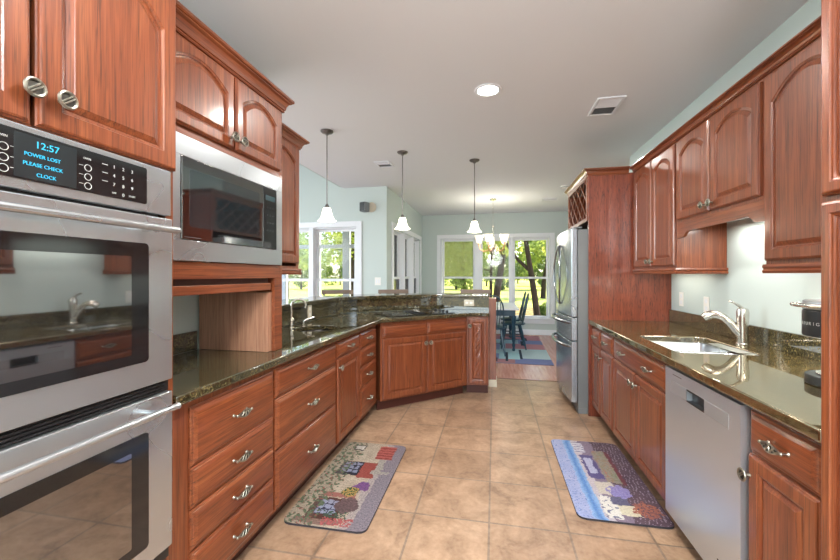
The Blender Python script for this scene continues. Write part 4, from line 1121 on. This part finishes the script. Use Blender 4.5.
for loc, rz, lb in (((.335, 7.02, .016), pi/2, 'nearer of the two windsor chairs on the fridge side of the table'), ((.335, 7.66, .016), pi/2, 'farther of the two windsor chairs on the fridge side of the table')):
    c_ = copy_tree(ch); c_.location = loc; c_.rotation_euler = (0, 0, rz); c_['label'] = lb

def make_stool(label, loc, rz, mt):
    r = thing('bar_stool', label, 'stool', loc, rz, 'bar stools behind the raised bar')
    MB().box(-.20, .20, -.19, .19, .735, .775).obj('seat', M[mt], r, .012)
    for sx in (-1, 1):
        MB().tube([(sx*.16, .16, .74), (sx*.205, .215, 0)], [.020, .016], 8).obj('leg', M[mt], r)
        MB().tube([(sx*.185, -.235, 0), (sx*.175, -.165, .74), (sx*.185, -.20, 1.10)], [.016, .020, .015], 8).obj('leg', M[mt], r)
    MB().box(-.215, .215, -.215, -.185, 1.075, 1.130).obj('top_rail', M[mt], r, .008)
    MB().box(-.165, .165, -.195, -.178, .93, .975).obj('back_slat', M[mt], r, .006)
    s_ = MB(); s_.tube([(-.195, .20, .25), (.195, .20, .25)], .011, 8); s_.tube([(-.18, -.21, .33), (.18, -.21, .33)], .011, 8)
    for sx in (-1, 1): s_.tube([(sx*.195, .20, .30), (sx*.182, -.21, .30)], .011, 8)
    s_.obj('footrest', M[mt], r)
    return r
s1 = make_stool('wooden bar stool back showing above the bar below the side window', (-1.98, 4.62, 0), radians(215), 'stoolwood')
for loc, rz, lb in (((-1.32, 4.95, 0), radians(205), 'wooden bar stool back showing above the bar below the nook windows'),
                    ((-.26, 5.16, 0), radians(180), 'wooden bar stool back nearest the end of the raised bar')):
    c_ = copy_tree(s1); c_.location = loc; c_.rotation_euler = (0, 0, rz); c_['label'] = lb
make_stool('pale teal bar stool behind the bar at the wall cabinet edge', (-2.42, 3.28, 0), radians(270), 'table_top')

# ================================================================== CEILING AND WALL FITTINGS
def make_pendant(label, x, y):
    r = thing('pendant_light', label, 'lamp', (x, y, H), 0, 'pendant lights over the bar')
    MB().lathe([(.001, 0), (.062, 0), (.062, -.008), (.050, -.020), (.018, -.030), (.012, -.042), (.001, -.042)], n=24).obj('canopy', M['steel_dk'], r)
    MB().tube([(0, 0, -.03), (0, 0, -.745)], .0055, 10).obj('rod', M['steel_dk'], r)
    MB().lathe([(.001, -.715), (.012, -.715), (.020, -.735), (.026, -.752), (.026, -.762), (.001, -.762)], n=18).obj('socket_cap', M['steel_dk'], r)
    wob = lambda i, a: .10*max(0, (i-4))/4*sin(6*a)
    pr = [(.028, -.750), (.036, -.758), (.044, -.785), (.050, -.815), (.058, -.842), (.070, -.862), (.083, -.874), (.086, -.878)]
    inn = [(a-.003, b-.001) for a, b in pr][::-1]
    MB().lathe(pr+inn, n=48, wob=lambda i, a: .05*max(0, (min(i, 15-i)-4))/3*sin(6*a), cap=False).obj('glass_shade', M['shade'], r)
    return r
M['steel_dk'] = mat('dark_brushed_nickel', (.20, .19, .18, 1), .35, 1.0)
p0 = make_pendant('bell glass pendant light nearest the wall cabinet', -1.601, 3.403)
for x, y, lb in ((-1.028, 4.151, 'middle bell glass pendant light over the raised bar'), (-.237, 4.611, 'bell glass pendant light nearest the chandelier')):
    c_ = copy_tree(p0); c_.location = (x, y, H); c_['label'] = lb
for x, y in ((-1.601, 3.403), (-1.028, 4.151), (-.237, 4.611)):
    add_light('pendant_bulb', 'POINT', (x, y, 1.845), 3.5, (1, .9, .74), shadow_soft_size=.04)

cd = thing('chandelier', 'five-light chandelier with upturned glass bowls over the dining table', 'lamp', (-.023, 7.045, H))
MB().lathe([(.001, 0), (.065, 0), (.06, -.018), (.012, -.03), (.001, -.03)], n=20).obj('canopy', M['chrome'], cd)
chn = MB()
for i in range(11):
    z = -.035-.041*i; hz = i % 2
    chn.tube([((.008*cos(a) if hz else 0), (0 if hz else .008*cos(a)), z+.020*sin(a)-.02) for a in [2*pi*j/12 for j in range(13)]], .0025, 5)
chn.obj('chain', M['chrome'], cd)
MB().lathe([(.001, -.475), (.014, -.48), (.022, -.51), (.012, -.53), (.018, -.58), (.014, -.70), (.030, -.78), (.050, -.86), (.044, -.93), (.018, -.98), (.022, -1.01), (.001, -1.04)], n=18).obj('column', M['chrome'], cd)
for k_ in range(5):
    a = 2*pi*k_/5+pi/2+.3; ca, sa = cos(a), sin(a)
    pts = [(r_*ca, r_*sa, z) for r_, z in ((.02, -.88), (.09, -.95), (.17, -.97), (.235, -.93), (.255, -.86), (.255, -.82))]
    arm = MB().tube(pts, .010, 9); arm.lathe([(.034, -.828), (.030, -.818), (.012, -.83)], c=(.255*ca, .255*sa, 0), n=14); arm.obj('arm', M['amber'], cd)
    pr = [(.030, -.815), (.046, -.80), (.056, -.76), (.066, -.71), (.086, -.675)]
    MB().lathe(pr+[(q_-.004, z+.001) for q_, z in pr][::-1], c=(.255*ca, .255*sa, 0), n=28, cap=False).obj('glass_bowl', M['bowl'], cd)
add_light('chandelier_bulb', 'POINT', (-.023, 7.045, 2.05), 24, (1, .94, .84), shadow_soft_size=.15)

rl = thing('recessed_light', 'lit round recessed light in the kitchen ceiling', 'lamp', (-.047, 2.887, H))
MB().lathe([(.075, -.002), (.080, -.008), (.098, -.006), (.102, 0)], n=40, cap=False).obj('trim_ring', M['trim'], rl)
MB().lathe([(.001, -.003), (.078, -.003), (.078, -.001), (.001, -.001)], n=40).obj('lens', M['can'], rl)

def vent(label, x, y, w, l, cat='vent', rz=0):
    r = thing('ceiling_vent', label, cat, (x, y, H), rz, 'ceiling vents')
    f = MB(); f.box(-w/2, w/2, -l/2, -l/2+.022, -.010, 0); f.box(-w/2, w/2, l/2-.022, l/2, -.010, 0); f.box(-w/2, -w/2+.022, -l/2+.022, l/2-.022, -.010, 0); f.box(w/2-.022, w/2, -l/2+.022, l/2-.022, -.010, 0)
    f.obj('frame', M['trim'], r, .002)
    MB().box(-w/2+.022, w/2-.022, -l/2+.022, l/2-.022, -.0015, -.0005).obj('duct', M['black'], r, smooth=0)
    n = int((l-.05)/.016); s_ = MB()
    for i in range(n):
        yy = -l/2+.03+.016*i; tilt = .006 if i > n/2 else -.006
        s_.add([(-w/2+.022, yy-tilt, -.009), (w/2-.022, yy-tilt, -.009), (w/2-.022, yy+tilt, -.002), (-w/2+.022, yy+tilt, -.002),
                (-w/2+.022, yy-tilt+.0012, -.009), (w/2-.022, yy-tilt+.0012, -.009), (w/2-.022, yy+tilt+.0012, -.002), (-w/2+.022, yy+tilt+.0012, -.002)],
               [(0, 3, 2, 1), (4, 5, 6, 7), (0, 1, 5, 4), (1, 2, 6, 5), (2, 3, 7, 6), (3, 0, 4, 7)])
    s_.obj('louvers', M['trim'], r, smooth=0)
    return r
vent('white ceiling vent between the recessed light and the right wall cabinets', .911, 3.351, .21, .34)
vent('small ceiling vent between the first two pendant lights', -1.369, 4.555, .20, .24)
vent('far ceiling vent over the dining area near the wine lattice', 1.011, 7.25, .30, .22)
sdt = thing('smoke_detector', 'round smoke detector on the ceiling beside the wine lattice crown', 'smoke detector', (1.10, 6.23, H))
MB().lathe([(.001, 0), (.070, 0), (.070, -.016), (.058, -.032), (.030, -.036), (.001, -.036)], n=28).obj('housing', M['white'], sdt)
MB().lathe([(.059, -.020), (.066, -.021), (.066, -.026), (.059, -.028)], n=28, cap=False).obj('vent_slot', M['ink_grey'], sdt)

spk = thing('wall_speaker', 'small wall speaker with a dark front high beside the side window', 'speaker', (-1.965, 5.699, 2.405))
MB().lathe([(.001, 0), (.080, 0), (.080, -.010), (.065, -.022), (.001, -.024)], c=(.045, 0, .01), n=24, ax='y').obj('mount_plate', M['beige'], spk)
bx_ = MB().box(-.055, .055, -.16, -.04, -.075, .075).xf(Matrix.Rotation(radians(-22), 4, 'Z')).obj('cabinet_box', mat('grey_speaker_box', lin(128, 132, 134), .5), spk, .010)
MB().box(-.048, .048, -.166, -.158, -.068, .068).xf(Matrix.Rotation(radians(-22), 4, 'Z')).obj('grille', M['black'], spk, .004)
sw_ = thing('light_switch', 'white switch plate on the wall right of the side window', 'switch', (-1.815, 5.699, 1.235))
MB().box(-.050, .050, -.006, 0, -.062, .062).obj('switch_plate', M['white'], sw_, .002)
q = MB(); q.box(-.030, -.010, -.010, -.005, -.030, .030); q.box(.010, .030, -.010, -.005, -.030, .030); q.obj('rocker', M['trim'], sw_, .001)
